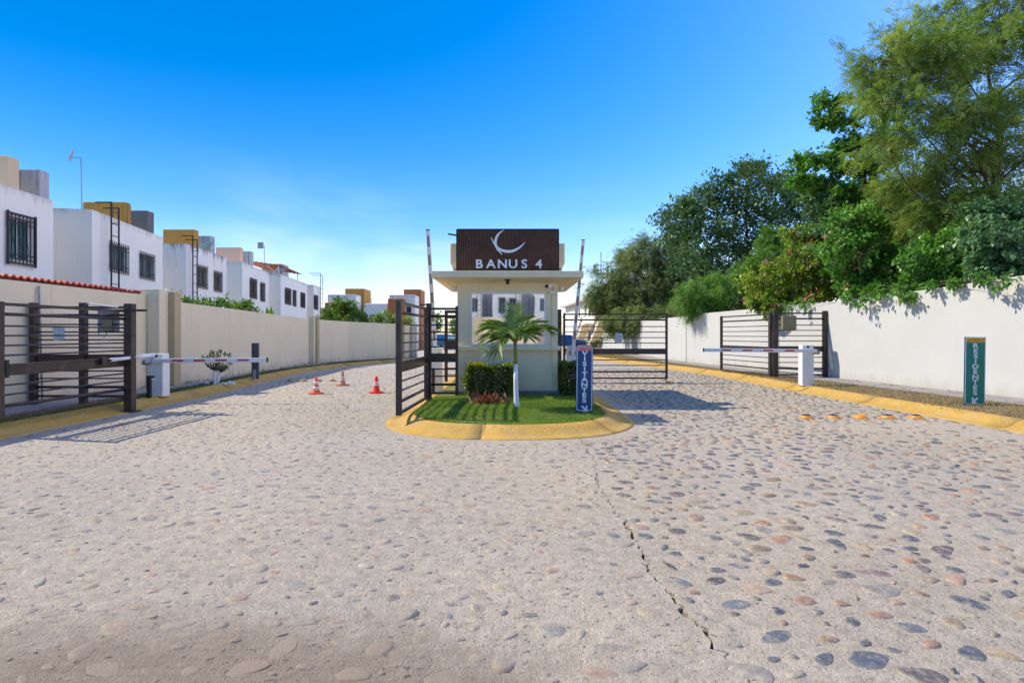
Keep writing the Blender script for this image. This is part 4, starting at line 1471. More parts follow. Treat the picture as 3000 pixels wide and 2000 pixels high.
MB().box(1.43, 1.63, -0.03, 0.03, 1.68, 1.92).build('motor_box', M['box_olive'], fl, True)
MB().tube([(1.47, -0.04, 1.95), (1.37, -0.05, 1.8), (1.38, -0.05, 1.6), (1.49, -0.05, 1.53), (1.55, -0.04, 1.66)], 0.007, 5).build('cable', M['black'], fl, True)
nt = MB().xzprism([(0.46, 1.48), (0.68, 1.50), (0.67, 1.77), (0.43, 1.76)], -0.05, -0.045).build('paper_notice', M['paper'], fl, True)
# leaning rod behind it
tag(MB().tube([(-9.86, 11.95, 0.17), (-9.98, 12.0, 2.62)], 0.022, 6).build('metal_rod', M['grey_metal']),
    'thin grey metal rod leaning on the cream wall behind the gate', 'rod')

# island, left side
gi = gate('open brown gate leaf with its free end over the island kerb tip', (-1.945, 9.72), (-1.84, 12.25), 0.215, 2.19, wa=0.10, wb=0.08)
gip = thing('fixed_gate', 'fixed brown gate panel between its tall post and the mirrored guardhouse', 'gate', (-1.80, 12.38, 0))
MB().box(-0.06, 0.05, -0.06, 0.06, 0.16, 2.28).build('post', M['gate'], gip, True, bevel=0.006)
gate_panel(gip, 0.52, 0.30, 2.20, posts=False, x0=0.05)
MB().box(0.57, 0.63, -0.04, 0.04, 0.28, 2.22).build('stile', M['gate'], gip, True)
MB().bar((-0.2, -0.04, 2.24), (0.0, -0.02, 2.26), 0.03, 0.03).build('hinge_arm', M['black'], gip, True)
# pedestrian gate further back
pg = thing('pedestrian_gate', 'narrow brown pedestrian gate frame standing behind the guardhouse corner', 'gate', (-2.05, 17.6, 0.15))
for x in (-2.08, -1.68):
    MB().box(x, x + 0.09, 17.55, 17.65, 0.15, 2.35).build('stile', M['brown_iron'], pg)
MB().box(-1.99, -1.68, 17.56, 17.64, 2.26, 2.35).build('rail', M['brown_iron'], pg)
MB().box(-1.99, -1.68, 17.58, 17.62, 1.15, 1.42).build('plate', M['brown_iron'], pg)
for z in (0.35, 0.55, 0.75, 0.95, 1.55, 1.75, 1.95, 2.1):
    MB().box(-1.99, -1.68, 17.58, 17.62, z, z + 0.03).build('bar', M['brown_iron'], pg)

# right lane: closed leaf next to the guardhouse, open leaf and fixed panel by the wall
gc = gate('closed brown gate leaf crossing half the lane beside the guardhouse', (1.70, 18.9), (5.18, 18.95), 0.12, 2.32, wa=0.07, wb=0.07)
MB().xzprism([(1.70, 1.33), (1.95, 1.31), (1.97, 1.64), (1.73, 1.66)], -0.045, -0.04).build('notice', M['paper'], gc, True)
nl = MB()
for k in range(7): nl.box(1.765, 1.92, -0.047, -0.0455, 1.38 + 0.033 * k, 1.39 + 0.033 * k)
nl.build('notice_print', M['grey_metal'], gc, True)
MB().bar((3.42, 0, 0.12), (3.44, -0.05, 0.0), 0.015, 0.015).build('drop_bolt', M['iron'], gc, True)
pc = tag(MB().box(1.50, 1.64, 18.85, 18.99, 0.0, 2.44).build('gate_post', M['gate'], bevel=0.006), 'tall brown gate post beside the guardhouse back corner', 'post')
go = gate('open brown gate leaf folded back along the sunny yellow kerb', (8.72, 19.15), (8.22, 22.4), 0.20, 2.33, wa=0.10, wb=0.09)
fr_ = thing('fixed_gate', 'fixed brown gate panel with an olive control box by the sunny wall', 'gate', (8.86, 19.15, 0))
MB().box(-0.07, 0.08, -0.07, 0.07, 0.12, 2.45).build('post', M['gate'], fr_, True, bevel=0.006)
gate_panel(fr_, 1.52, 0.22, 2.36, posts=False, x0=0.08)
MB().box(1.60, 1.74, -0.06, 0.06, 0.12, 2.40).build('post', M['gate'], fr_, True, bevel=0.006)
cb = MB().box(0.14, 0.60, -0.24, -0.06, 1.76, 2.23).build('control_box', M['box_olive'], fr_, True, bevel=0.012)
dd_ = MB().box(0.165, 0.575, -0.255, -0.243, 1.785, 2.205).build('door', M['box_olive'], cb, True, bevel=0.006)
MB().box(0.42, 0.55, -0.258, -0.2555, 1.795, 1.81).build('name_plate', M['brown_iron'], cb, True)
MB().tube([(0.36, -0.1, 1.76), (0.30, -0.1, 1.66), (0.36, -0.1, 1.60), (0.43, -0.1, 1.66)], 0.008, 5).build('cable', M['white_paint'], cb, True)
MB().tube([(0.09, -0.08, 1.7), (0.10, -0.08, 0.9), (0.10, -0.08, 0.25)], 0.008, 5).build('cable', M['grey_metal'], fr_, True)


# ------------------------------------------------------------------ barriers
def barrier(label, loc, arm_dir, L, up=None, tape='red_tape', hcab=0.86, rz=0.0):
    """cabinet at local origin, arm along local x (arm_dir +-1) or raised along vector up"""
    t = thing('barrier', label, 'barrier', loc, 'lane barriers', rz)
    MB().box(-0.16, 0.16, -0.14, 0.14, 0, hcab).build('cabinet', M['white_paint'], t, True, bevel=0.012)
    MB().box(-0.15, 0.15, -0.13, 0.13, hcab + 0.004, hcab + 0.14).build('head', M['white_paint'], t, True, bevel=0.01)
    MB().box(-0.03, 0.03, -0.134, -0.129, hcab + 0.06, hcab + 0.12).build('key_switch', M['black'], t, True)
    if up is None:
        a = Vector((-0.22 * arm_dir, -0.175, hcab - 0.02))
        b = Vector((L * arm_dir, -0.175, hcab - 0.0))
    else:
        a = Vector((0, -0.175, hcab - 0.12))
        b = a + Vector(up)
    d = (b - a).normalized()
    (MB().bar(a, b, 0.05, 0.10) if up is None else MB().bar(a, b, 0.10, 0.05)).build('arm', M['alu'], t, True, bevel=0.008)
    MB().bar(b - d * 0.012, b + d * 0.012, 0.056 if up is None else 0.106, 0.106 if up is None else 0.056).build('arm_cap', M['black'], t, True)
    MB().box(a.x - 0.1, a.x + 0.1, -0.15, -0.142, hcab - 0.12, hcab + 0.0).build('pivot_plate', M['grey_metal'], t, True)
    sd = Vector((0, -0.0265, 0))
    tot = (b - a).length
    n = 4 if up is None else 6
    for k in range(n):
        s0 = 0.62 + k * (tot - 0.8) / n if up is None else 0.45 + k * (tot - 0.4) / n
        p, q = a + d * s0 + sd, a + d * (s0 + (0.27 if up is None else 0.26)) + sd
        mb = MB().bar(p, q, 0.004, 0.042) if up is None else MB().bar(p, q, 0.06, 0.004)
        mb.build('reflective_strip', M[tape], t, True)
    return t


barrier('white barrier with its striped arm lowered in front of the small white stemmed bush', (-8.33, 13.45, 0.15), 1, 2.62, hcab=0.86)
barrier('white barrier with its striped arm lowered before the fixed gate with olive box', (8.42, 16.3, 0.14), -1, 2.92, hcab=1.02, rz=R(-4))
barrier('raised barrier arm left up behind the fixed gate panel with the tall post', (-1.92, 14.5, 0.15), 1, 3.2, up=(-0.20, 0, 3.22), tape='maroon_tape', hcab=0.98)
barrier('raised barrier arm tilting beside the guardhouse roof and the dark bush', (1.74, 16.5, 0.15), 1, 3.2, up=(0.30, 0, 3.30), tape='maroon_tape', hcab=0.98)


def bollard_lamp(label, loc, hh, rz=0):
    t = thing('bollard_lamp', label, 'lamp', loc, None, rz)
    MB().box(-0.04, 0.04, -0.04, 0.04, 0, hh).build('post', M['black'], t, True, bevel=0.006)
    MB().bar((-0.03, 0, hh + 0.02), (0.13, -0.05, hh + 0.02), 0.08, 0.06).build('head', M['black'], t, True)
    MB().lathe([(0.045, 0), (0.05, 0.015), (0.03, 0.03)], 12, (0.12, -0.05, hh - 0.035)).build('lens', M['frame_white'], t, True)


bollard_lamp('short black spot lamp post in front of the shaded barrier cabinet', (-8.32, 13.05, 0.15), 0.46)
tag(MB().box(-2.02, -1.90, 13.95, 14.07, 0.15, 0.78).build('short_post', M['brown_iron'], bevel=0.006), 'short brown post behind the fixed gate panel near the island edge', 'post')


# ------------------------------------------------------------------ lane signs
def rounded(w, z0, z1, r, n=5, bot=True):
    pts_ = []
    for cx, cz, a0 in ((w / 2 - r, z0 + r, -90), (w / 2 - r, z1 - r, 0), (-w / 2 + r, z1 - r, 90), (-w / 2 + r, z0 + r, 180)):
        for k in range(n + 1):
            a = R(a0 + 90 * k / n)
            pts_.append((cx + r * math.cos(a), cz + r * math.sin(a)))
    return pts_


def arrow(cx, cz, s, dirx):
    """short arrow pointing down to the side, as an x,z outline: head corner at the lower outer end"""
    q = [(-1, -1), (0.55, -1), (0.55, -0.52), (-0.08, -0.45), (1.0, 0.55), (0.55, 1.0), (-0.45, 0.0), (-0.52, 0.95), (-1, 0.95)]
    q = [(cx + x * s * 0.5 * (1 if dirx < 0 else -1), cz + z * s * 0.5) for x, z in q]
    return q if dirx < 0 else q[::-1]


def lane_sign(name, label, loc, w, top, body, head, head_m, lines, line_m, word, z_first, z_last, cap, sx, arrow_dir, arrow_z, frame, rz=0.0, lean=0.0):
    t = thing(name, label, 'sign', loc, None, rz)
    t.rotation_euler = (0, lean, rz)
    MB().box(-w / 2, w / 2, -0.03, -0.008, -0.05, top).build('board', frame, t, True, bevel=0.006)
    MB().xzprism(rounded(w - 0.025, 0.02, top - 0.012, 0.035), -0.0345, -0.0305).build('white_border', M['sign_white'], t, True)
    MB().xzprism(rounded(w - 0.05, 0.035, top - 0.025, 0.028), -0.038, -0.035).build('face', body, t, True)
    MB().xzprism(rounded(w - 0.052, top - 0.026 - head, top - 0.026, 0.02), -0.0415, -0.0385).build('header', head_m, t, True)
    for k, ln in enumerate(lines):
        o = obj('header_text', text_mesh(ln, head * 0.42, 0.001, 0.0, 1.0), line_m, t, True)
        wd = o.dimensions.x or 1
        me = o.data
        xs_ = [v_.co.x for v_ in me.vertices]
        f_ = (w - 0.075) / max(1e-6, max(xs_) - min(xs_))
        for v_ in me.vertices: v_.co.x *= f_
        o.location = (0, -0.0425, top - 0.026 - head * (0.29 + 0.44 * k))
    n = len(word)
    for k, ch in enumerate(word):
        z = z_first + (z_last - z_first) * k / (n - 1)
        letter(ch, 0, -0.0405, z - loc[2], cap, M['sign_white'], t, 0.0022, 0.036, sx, local=True)
    ar = arrow(0.0, arrow_z, cap * 1.5, arrow_dir)
    MB().xzprism(ar, -0.0425, -0.039).build('arrow', M['sign_white'], t, True)
    return t


vs_ = lane_sign('visitor_sign', 'blue VISITANTES lane sign with a red header on the island lawn', (1.31, 10.37, 0.2), 0.305, 1.205, M['sign_blue'], 0.075, M['sign_red'],
                ('GRACIAS POR', 'SU VISITA'), M['sign_white'], 'VISITANTES', 1.262, 0.41, 0.077, 1.42, 1, 0.062, M['sign_navy'], lean=R(0.6))
MB().box(0.10, 0.145, 0.25, 1.42, -0.02, 1.19).build('side_board', M['sign_navy'], vs_, True, bevel=0.006)
MB().bar((0.12, 0.03, 0.9), (0.12, 0.26, 0.9), 0.03, 0.03).build('stay', M['sign_navy'], vs_, True)
lane_sign('resident_sign', 'green RESIDENTES lane sign with a yellow header below the sunny wall', (9.485, 11.7, 0.155), 0.43, 1.395, M['sign_green'], 0.085, M['sign_yellow'],
          ('AL CORRIENTE', 'EN SUS PAGOS'), M['sign_dark'], 'RESIDENTES', 1.378, 0.41, 0.086, 1.42, -1, 0.10, M['sign_navy'], lean=R(0.9))


# ------------------------------------------------------------------ cones and domes
def cone(label, loc, m, bands, H=0.45, top=0.028, rz=0.0):
    t = thing('traffic_cone', label, 'cone', loc, 'traffic cones', rz)
    b = 0.165
    MB().prism([(b * math.cos(R(a)) * (1.25 if i % 2 else 1.25), b * math.sin(R(a)) * 1.25) for i, a in enumerate(range(22, 382, 45))], 0, 0.03).build('base', M[m], t, True, bevel=0.006)
    MB().lathe([(0.115, 0.03), (0.10, 0.045), (top + 0.004, H - 0.02), (top - 0.008, H)], 18).build('body', M[m], t, True, smooth=True)
    rad = lambda z: 0.10 + (top + 0.004 - 0.10) * (z - 0.045) / (H - 0.065)
    for z0, z1 in bands:
        MB().lathe([(rad(z0) + 0.003, z0), (rad(z1) + 0.003, z1)], 18).build('band', M['cone_white'], t, True, smooth=True)
    return t


cone('dirty orange traffic cone with grubby white bands beside the dome row', (-5.3, 15.4, 0.008), 'cone_orange', [(0.10, 0.19), (0.25, 0.33)], rz=R(20))
cone('faded brownish traffic cone with two close white bands, farthest of three', (-5.33, 17.9, 0.008), 'cone_faded', [(0.155, 0.205), (0.23, 0.28)], rz=R(5))
cone('bright red traffic cone with two close white bands', (-3.72, 15.6, 0.008), 'cone_red', [(0.20, 0.245), (0.265, 0.31)], top=0.036, rz=R(12))


def dome(label, loc, m_low, m_top, group, rz):
    t = thing('road_dome', label, 'road dome', loc, group, rz)
    MB().lathe([(0.150, 0), (0.150, 0.006), (0.118, 0.014)], 22).build('flange', M[m_low], t, True, smooth=True)
    prof = [(0.115 * math.cos(a), 0.012 + 0.062 * math.sin(a)) for a in np.linspace(0, R(38), 5)]
    MB().lathe(prof, 22).build('shell', M[m_low], t, True, smooth=True)
    prof = [(0.115 * math.cos(a), 0.0125 + 0.062 * math.sin(a)) for a in np.linspace(R(38), R(88), 7)]
    MB().lathe(prof, 22).build('cap', M[m_top], t, True, smooth=True)
    return t


for k, x in enumerate((5.64, 6.16, 6.68, 7.2, 7.74)):
    lab = ('black capped orange road dome at the row end away from the kerb', 'black capped orange road dome between the all orange one and the open road end',
           'all orange glossy road dome in the middle of the black capped row', 'black capped orange road dome between the all orange one and the kerb end',
           'black capped orange road dome at the row end beside the yellow kerb')[k]
    dome(lab, (x, 10.9, 0.006), 'boya_orange', 'boya_orange' if k == 2 else 'boya_dark', 'domes across the residents lane', 0.3 * k)
for k, x in enumerate((-7.55, -7.12, -6.64, -6.18)):
    lab = ('faded tan road dome at the row end beside the shaded kerb', 'faded tan road dome, second from the shaded kerb', 'faded tan road dome, third from the shaded kerb',
           'faded tan road dome at the row end towards the cones')[k]
    dome(lab, (x, 19.4 + 0.05 * k, 0.006), 'boya_tan', 'boya_tan', 'domes across the visitors lane', 0.4 * k)
dome('lone orange road dome acting as stop below the closed gate leaf', (5.12, 18.6, 0.006), 'boya_orange', 'boya_tan', None, 0.2)


# ------------------------------------------------------------------ foliage
def leaves_broad(gr, P, D, L, Wd, curl=0.15):
    """folded diamond leaves; P (n,3) bases, D (n,3) directions"""
    n = len(P)
    up = gr.normal(0, 1, (n, 3)) * 0.6 + np.array([0, 0, 1.0])
    Sd = np.cross(D, up)
    Sd /= (np.linalg.norm(Sd, axis=1, keepdims=True) + 1e-9)
    Nn = np.cross(Sd, D)
    l = (L * gr.uniform(0.6, 1.25, n))[:, None]
    w = (Wd * gr.uniform(0.7, 1.2, n))[:, None]
    V = np.stack([P, P + D * l * 0.45 + Sd * w + Nn * w * curl, P + D * l - Nn * l * 0.12, P + D * l * 0.45 - Sd * w + Nn * w * curl], 1)
    return V.reshape(-1, 3)


def leaves_frond(gr, P, D, L, pairs, ll, lw, droop=0.5):
    """feathery compound leaves: pairs of narrow leaflets on a drooping midrib"""
    n = len(P)
    Z = np.array([0, 0, 1.0])
    Sd = np.cross(D, Z + gr.normal(0, 0.35, (n, 3)))
    Sd /= (np.linalg.norm(Sd, axis=1, keepdims=True) + 1e-9)
    l = (L * gr.uniform(0.6, 1.25, n))[:, None]
    out = []
    for k in range(pairs):
        t = (k + 0.6) / pairs
        C = P + D * l * t - Z * (l * droop * t * t)
        T = D - Z * (2 * droop * t)
        T /= np.linalg.norm(T, axis=1, keepdims=True)
        sz = ll * (1 - 0.45 * abs(2 * t - 0.8)) * gr.uniform(0.8, 1.2, (n, 1))
        for sg_ in (-1, 1):
            A = Sd * sg_ * 0.85 + T * 0.5 - Z * 0.15
            A /= np.linalg.norm(A, axis=1, keepdims=True)
            Bv = T * lw
            out.append(np.stack([C, C + A * sz * 0.5 + Bv, C + A * sz, C + A * sz * 0.5 - Bv], 1))
    # slender midrib end
    return np.concatenate(out, 0).reshape(-1, 3)


def unit(a):
    return a / (np.linalg.norm(a, axis=1, keepdims=True) + 1e-9)


def plant(name, label, cat, base, trunk_top, clumps, style, m, seed, twigs=26, per=10, size=0.1, width=0.03, trunk_r=0.14, group=None, pairs=6,
          ll=0.05, lw=0.006, droop=0.5, bark='bark', flowers=None, hang=0.0, fill=0.25, spread=0.10, stems=1):
    """tree or shrub: trunk, limbs to each clump, twigs inside each clump, leaves along the twigs.
    clumps: (centre, (rx, ry, rz))"""
    gr = np.random.default_rng(seed)
    t = thing(name, label, cat, base, group)
    wood = MB()
    b, tt = Vector(base), Vector(trunk_top)
    mid = b.lerp(tt, 0.5) + Vector((gr.normal(0, .06), gr.normal(0, .06), 0)) * (tt - b).length
    wood.tube([b - Vector((0, 0, .1)), b + Vector((0, 0, 0.15)), mid, tt], [trunk_r * 1.35, trunk_r * 1.1, trunk_r * 0.9, trunk_r * 0.7], 8)
    PP, DD = [], []
    zmax = max(q_[0][2] for q_ in clumps)
    cxm = Vector((sum(q_[0][0] for q_ in clumps) / len(clumps), sum(q_[0][1] for q_ in clumps) / len(clumps), 0))
    t0, big = tt.copy(), trunk_r > 0.1
    lead = Vector((t0.x * 0.6 + cxm.x * 0.4, t0.y * 0.6 + cxm.y * 0.4, max(t0.z + 0.2, zmax * 0.86)))
    if big:
        bend_ = t0.lerp(lead, 0.5) + Vector((gr.normal(0, .05), gr.normal(0, .05), 0)) * (lead - t0).length
        wood.tube([t0 - Vector((0, 0, .1)), bend_, lead], [trunk_r * .68, trunk_r * .4, trunk_r * .1], 6)
    for c, r in clumps:
        c, r = np.array(c, float), np.array(r, float)
        cv = Vector(c)
        if big:
            hz = math.hypot(c[0] - t0.x, c[1] - t0.y)
            f_ = min(0.95, max(0.0, (c[2] - 0.75 * hz - t0.z) / max(0.1, lead.z - t0.z)))
            tt = t0.lerp(bend_, f_ * 2) if f_ < 0.5 else bend_.lerp(lead, f_ * 2 - 1)
        q = tt.lerp(cv, 0.5) + Vector((gr.normal(0, .12), gr.normal(0, .12), gr.uniform(-0.05, 0.12))) * (cv - tt).length
        rr0 = max(0.012, trunk_r * 0.2)
        lp = [tt * (1 - k_) ** 2 + q * 2 * k_ * (1 - k_) + cv * k_ ** 2 for k_ in (0, .2, .4, .6, .8, 1)]
        wood.tube(lp, [rr0, rr0 * .85, rr0 * .7, rr0 * .55, rr0 * .4, rr0 * .25], 5, False)
        nt_ = max(4, int(twigs * gr.uniform(0.8, 1.2)))
        dirs = unit(gr.normal(0, 1, (nt_, 3)) + np.array([0, 0, 0.15]))
        rad = gr.uniform(0.45, 1.12, nt_) ** 0.6 * np.where(gr.random(nt_) < 0.18, 1.45, 1.0)
        ends = c + dirs * r * rad[:, None]
        starts = c + dirs * r * 0.08
        for s_, e_ in zip(starts, ends):
            sv_, ev_ = Vector(s_), Vector(e_)
            m_ = sv_.lerp(ev_, .5) + Vector(gr.normal(0, .07, 3)) * float(r.mean())
            wood.tube([sv_, m_, ev_], [rr0 * .22 + .003, rr0 * .15 + .002, .002], 3, False)
            k = gr.uniform(fill, 1.0, per) ** 0.8
            A = np.array(sv_)[None] * (1 - k[:, None]) ** 2 + 2 * np.array(m_)[None] * (k * (1 - k))[:, None] + np.array(ev_)[None] * (k ** 2)[:, None]
            A = A + gr.normal(0, spread, (per, 3)) * r.mean()
            dv = unit((np.array(ev_) - np.array(sv_))[None] * 0.9 / max(1e-3, (ev_ - sv_).length) + gr.normal(0, 0.75, (per, 3)) - np.array([0, 0, hang]))
            PP.append(A)
            DD.append(dv)
    P_, D_ = np.concatenate(PP), np.concatenate(DD)
    V = leaves_broad(gr, P_, D_, size, width) if style == 'broad' else leaves_frond(gr, P_, D_, size, pairs, ll, lw, droop)
    wood.build('trunk', M[bark], t)
    obj('crown', fastmesh('crown', V, 4), M[m], t)
    if flowers:
        nf, fm, fs_ = flowers
        ii = gr.choice(len(P_), nf)
        vs = []
        for i in ii:
            c0 = P_[i] + D_[i] * 0.08 + np.array([-0.06, -0.03, 0.03])
            k = int(gr.integers(7, 13))
            p0 = c0 + gr.normal(0, fs_, (k, 3))
            vs.append(leaves_broad(gr, p0, unit(gr.normal(0, 1, (k, 3)) + [0, 0, .4]), fs_ * 1.2, fs_ * 0.45))
        obj('blossom', fastmesh('blossom', np.concatenate(vs), 4), M[fm], t)
    return t


def CL(lst, Y, r, sq=(1, 1, 0.85), jit=0.0, seed=1):
    """clumps from (u, v[, dY[, scale]])"""
    rr = random.Random(seed)
    out = []
    for q in lst:
        u, v = q[0], q[1]
        yy = Y + (q[2] if len(q) > 2 else 0) + rr.uniform(-jit, jit)
        s = r * (q[3] if len(q) > 3 else 1)
        out.append((at(u, v, yy), (s * sq[0], s * sq[1], s * sq[2])))
    return out


# big feathery tree
cl_ = CL([(2575, 190), (2650, 130), (2690, 250), (2620, 300), (2790, 170), (2740, 60, 1), (2850, 90), (2880, 200), (2930, 10), (2960, 110), (2800, 330),
          (2700, 390), (2600, 420), (2880, 350), (2960, 300), (2780, 470), (2680, 520), (2860, 500), (2960, 470), (2930, 590), (2800, 600), (2720, 640, 0, .8),
          (2610, 560, 1, .7), (2550, 250, 0, .7), (2730, 160), (2840, 420), (2740, 560), (3050, 60), (3080, 230), (3040, -80), (3140, 120), (3100, 400), (3060, 540), (2985, 690, -.5, .8), (3160, -40), (2890, 700, 0, .7)],
         17.3, 1.02, (1.15, 1.15, 0.52), 1.2, 4)
plant('feathery_tree', 'tall feathery leaved tree spilling high over the sunny wall', 'tree', (14.8, 17.6, 0), (14.6, 17.4, 4.4), cl_, 'frond', 'l_feather', 31,
      twigs=30, per=17, size=0.44, pairs=7, ll=0.105, lw=0.018, droop=0.28, trunk_r=0.2, hang=0.05, fill=0.2, spread=0.13)
# broad leaved tree with long side branches
cl_ = CL([(2430, 300, 0, .8), (2480, 345, 0, .9), (2420, 360, 0, .5), (2530, 420), (2480, 430, 0, .6), (2350, 478, 0, .55), (2410, 470, 0, .6), (2470, 490, 0, .6),
          (2540, 500, 0, .8), (2345, 535, 0, .6), (2410, 545, 0, .75), (2480, 560, 0, .7), (2550, 570, 0, .8), (2590, 460, 0, .9), (2600, 350, 0, .8), (2560, 300, 0, .5)],
         21.8, 0.86, (1.2, 1, 0.62), 0.6, 5)
plant('broadleaf_tree', 'broad leaved tree with long level branches reaching over the lane', 'tree', (14.6, 22.6, 0), (14.1, 22.2, 5.6), cl_, 'broad', 'l_broad', 32,
      twigs=36, per=30, size=0.155, width=0.05, trunk_r=0.12, hang=0.35, spread=0.1)
# dark rounded tree further on
cl_ = CL([(1985, 645), (2050, 600), (2120, 560), (2190, 520), (2240, 560), (2300, 535, 0, .8), (2380, 550, 1, .8), (2150, 620), (2230, 640), (2310, 610), (2060, 680),
          (1990, 700, 0, .8), (2130, 710), (2210, 730), (2290, 700), (2370, 640), (2080, 770), (2180, 800), (2270, 790), (2010, 610, 0, .6), (2200, 500, 0, .5), (2030, 790), (2400, 590, 1)],
         33.5, 1.42, (1.25, 1.25, 0.68), 1.8, 6)
plant('dark_tree', 'dark green rounded tree standing behind the wall beyond the flowers', 'tree', (13.8, 33.5, 0), (13.7, 33.5, 4.2), cl_, 'broad', 'l_dark', 33,
      twigs=42, per=27, size=0.22, width=0.072, trunk_r=0.2, spread=0.12, fill=0.2)
# olive feathery tree drooping over the far wall
cl_ = CL([(1755, 870, 0, .6), (1790, 820), (1840, 775), (1900, 740), (1960, 730), (1830, 860), (1890, 830), (1950, 800), (2010, 770), (1790, 900, 0, .7), (1860, 910),
          (1930, 890), (1990, 860), (2050, 830), (1880, 935, -3, .8), (1960, 930, -3, .7), (1815, 945, -4, .6), (2040, 900, -3, .8), (1940, 945, -6, .5)],
         46, 1.85, (1.1, 1.1, 0.8), 2.0, 7)
plant('olive_tree', 'olive green feathery tree drooping over the far wall behind the closed gate', 'tree', (13.0, 46, 0), (12.6, 46, 3.2), cl_, 'frond', 'l_olive', 34,
      twigs=52, per=28, size=0.50, pairs=4, ll=0.17, lw=0.034, droop=0.5, trunk_r=0.2, hang=0.35, spread=0.12)
# bright ferny shrubs before the dark tree
cl_ = CL([(2030, 870), (2080, 850), (2140, 840), (2190, 800), (2250, 770), (2140, 890, 0, .8), (2080, 905, 0, .7), (2210, 860), (2300, 790), (2320, 720, 0, .8), (2260, 700, 0, .7), (2030, 905, 0, .7)],
         29, 1.05, (1.1, 1, 0.75), 1.0, 8)
plant('ferny_tree', 'bright green ferny tree leaning over the wall step below the dark tree', 'tree', (11.9, 29.5, 0), (11.7, 29.3, 2.6), cl_, 'frond', 'l_fern', 35,
      twigs=38, per=22, size=0.38, pairs=5, ll=0.12, lw=0.022, droop=0.5, trunk_r=0.13, hang=0.2)
# flowering shrubs along the wall top
cl_ = CL([(2230, 840), (2290, 800), (2350, 760), (2290, 870, 0, .7), (2220, 885, 0, .6), (2360, 830), (2400, 700), (2440, 740), (2420, 800), (2340, 690, 0, .8), (2260, 905, -.6, .5),
          (2380, 870, -.5, .6), (2440, 850, 0, .7), (2370, 885, -.9, .5)], 22.8, 0.78, (1.1, 1, 0.8), 0.7, 9)
plant('flowering_shrub', 'yellow green shrub with pink blossoms hanging over the wall by the gate', 'shrub', (11.4, 23.2, 0), (11.3, 23.1, 2.3), cl_, 'broad', 'l_yellow', 36,
      twigs=38, per=26, size=0.16, width=0.048, trunk_r=0.08, hang=0.4, flowers=(75, 'pink_flower', 0.085))
cl_ = CL([(2470, 660), (2530, 640), (2590, 690), (2500, 730), (2560, 770), (2480, 800), (2540, 830), (2450, 720), (2620, 760), (2600, 820), (2500, 850, 0, .7), (2660, 700), (2660, 820, 0, .8), (2560, 860, -.4, .55)],
         19.0, 0.72, (1.1, 1, 0.85), 0.6, 10)
plant('flowering_shrub', 'mid green shrub with scattered pink blossoms below the feathery tree', 'shrub', (12.0, 19.6, 0), (11.9, 19.5, 2.4), cl_, 'broad', 'l_broad', 37,
      twigs=38, per=26, size=0.145, width=0.05, trunk_r=0.08, hang=0.35, flowers=(50, 'pink_flower', 0.07))
cl_ = CL([(2690, 760), (2740, 720), (2700, 820), (2770, 780), (2760, 830, -.3, .6), (2830, 740), (2840, 800, 0, .8), (2810, 690, .5), (2900, 760, 0, .8), (2690, 855, -.4, .5)], 15.9, 0.58, (1.1, 1, 0.85), 0.5, 11)
plant('vine_shrub', 'leafy vine with a few rusty leaves on the middle of the sunny wall top', 'shrub', (12.3, 16.3, 0), (12.25, 16.2, 2.4), cl_, 'broad', 'l_broad', 38,
      twigs=38, per=26, size=0.125, width=0.045, trunk_r=0.06, hang=0.45)
cl_ = CL([(2880, 790), (2940, 760), (2990, 720), (2930, 700), (3000, 790), (3060, 740), (2870, 700, .5), (3060, 660), (2960, 640, .8), (3120, 700), (2890, 620, 1), (2985, 800, -.3, .6)], 13.9, 0.52, (1.1, 1, 0.85), 0.5, 12)
plant('vine_shrub', 'bluish green broad leaved vine heaped on the tall end of the sunny wall', 'shrub', (12.6, 14.3, 0), (12.5, 14.2, 2.5), cl_, 'broad', 'l_blue', 39,
      twigs=42, per=26, size=0.125, width=0.048, trunk_r=0.06, hang=0.45)
cl_ = [((x_, y_, z_), (q_, q_ * 1.3, q_ * 0.9)) for x_, y_, z_, q_ in ((10.62, 17.9, 2.72, .24), (10.62, 17.3, 2.62, .26), (10.72, 16.6, 2.78, .22), (10.85, 15.9, 2.80, .28),
       (10.82, 15.55, 2.66, .22), (10.98, 14.9, 2.86, .2), (11.02, 14.2, 2.90, .18), (11.1, 13.4, 2.95, .22), (11.05, 13.0, 2.80, .26), (10.35, 20.0, 2.68, .28), (10.2, 21.0, 2.64, .3))]
plant('hanging_vine', 'loose vine sprays hanging over the face of the sunny wall', 'vine', (11.5, 16.2, 0), (11.45, 16.2, 2.9), cl_, 'broad', 'l_broad', 47,
      twigs=16, per=9, size=0.11, width=0.035, trunk_r=0.05, hang=0.9)
# dense shade shrubs further back fill the lower storey
cl_ = CL([(2450, 640), (2540, 600), (2620, 660), (2560, 720), (2640, 740), (2700, 680), (2780, 650), (2800, 740), (2720, 790), (2860, 660), (2940, 640), (2880, 740), (2600, 800), (2480, 760), (2400, 720, 9), (2300, 760, 12), (2200, 800, 14), (2320, 840, 10), (2120, 850, 16), (2420, 820, 6), (2230, 870, 12)], 22.5, 1.25, (1.1, 1, 0.9), 1.2, 13)
plant('dark_shrub', 'deep green shrub mass in shade behind the vines and feathery tree', 'shrub', (15.2, 22.8, 0), (15.0, 22.8, 2.0), cl_, 'broad', 'l_dark', 40,
      twigs=50, per=30, size=0.22, width=0.085, trunk_r=0.12)

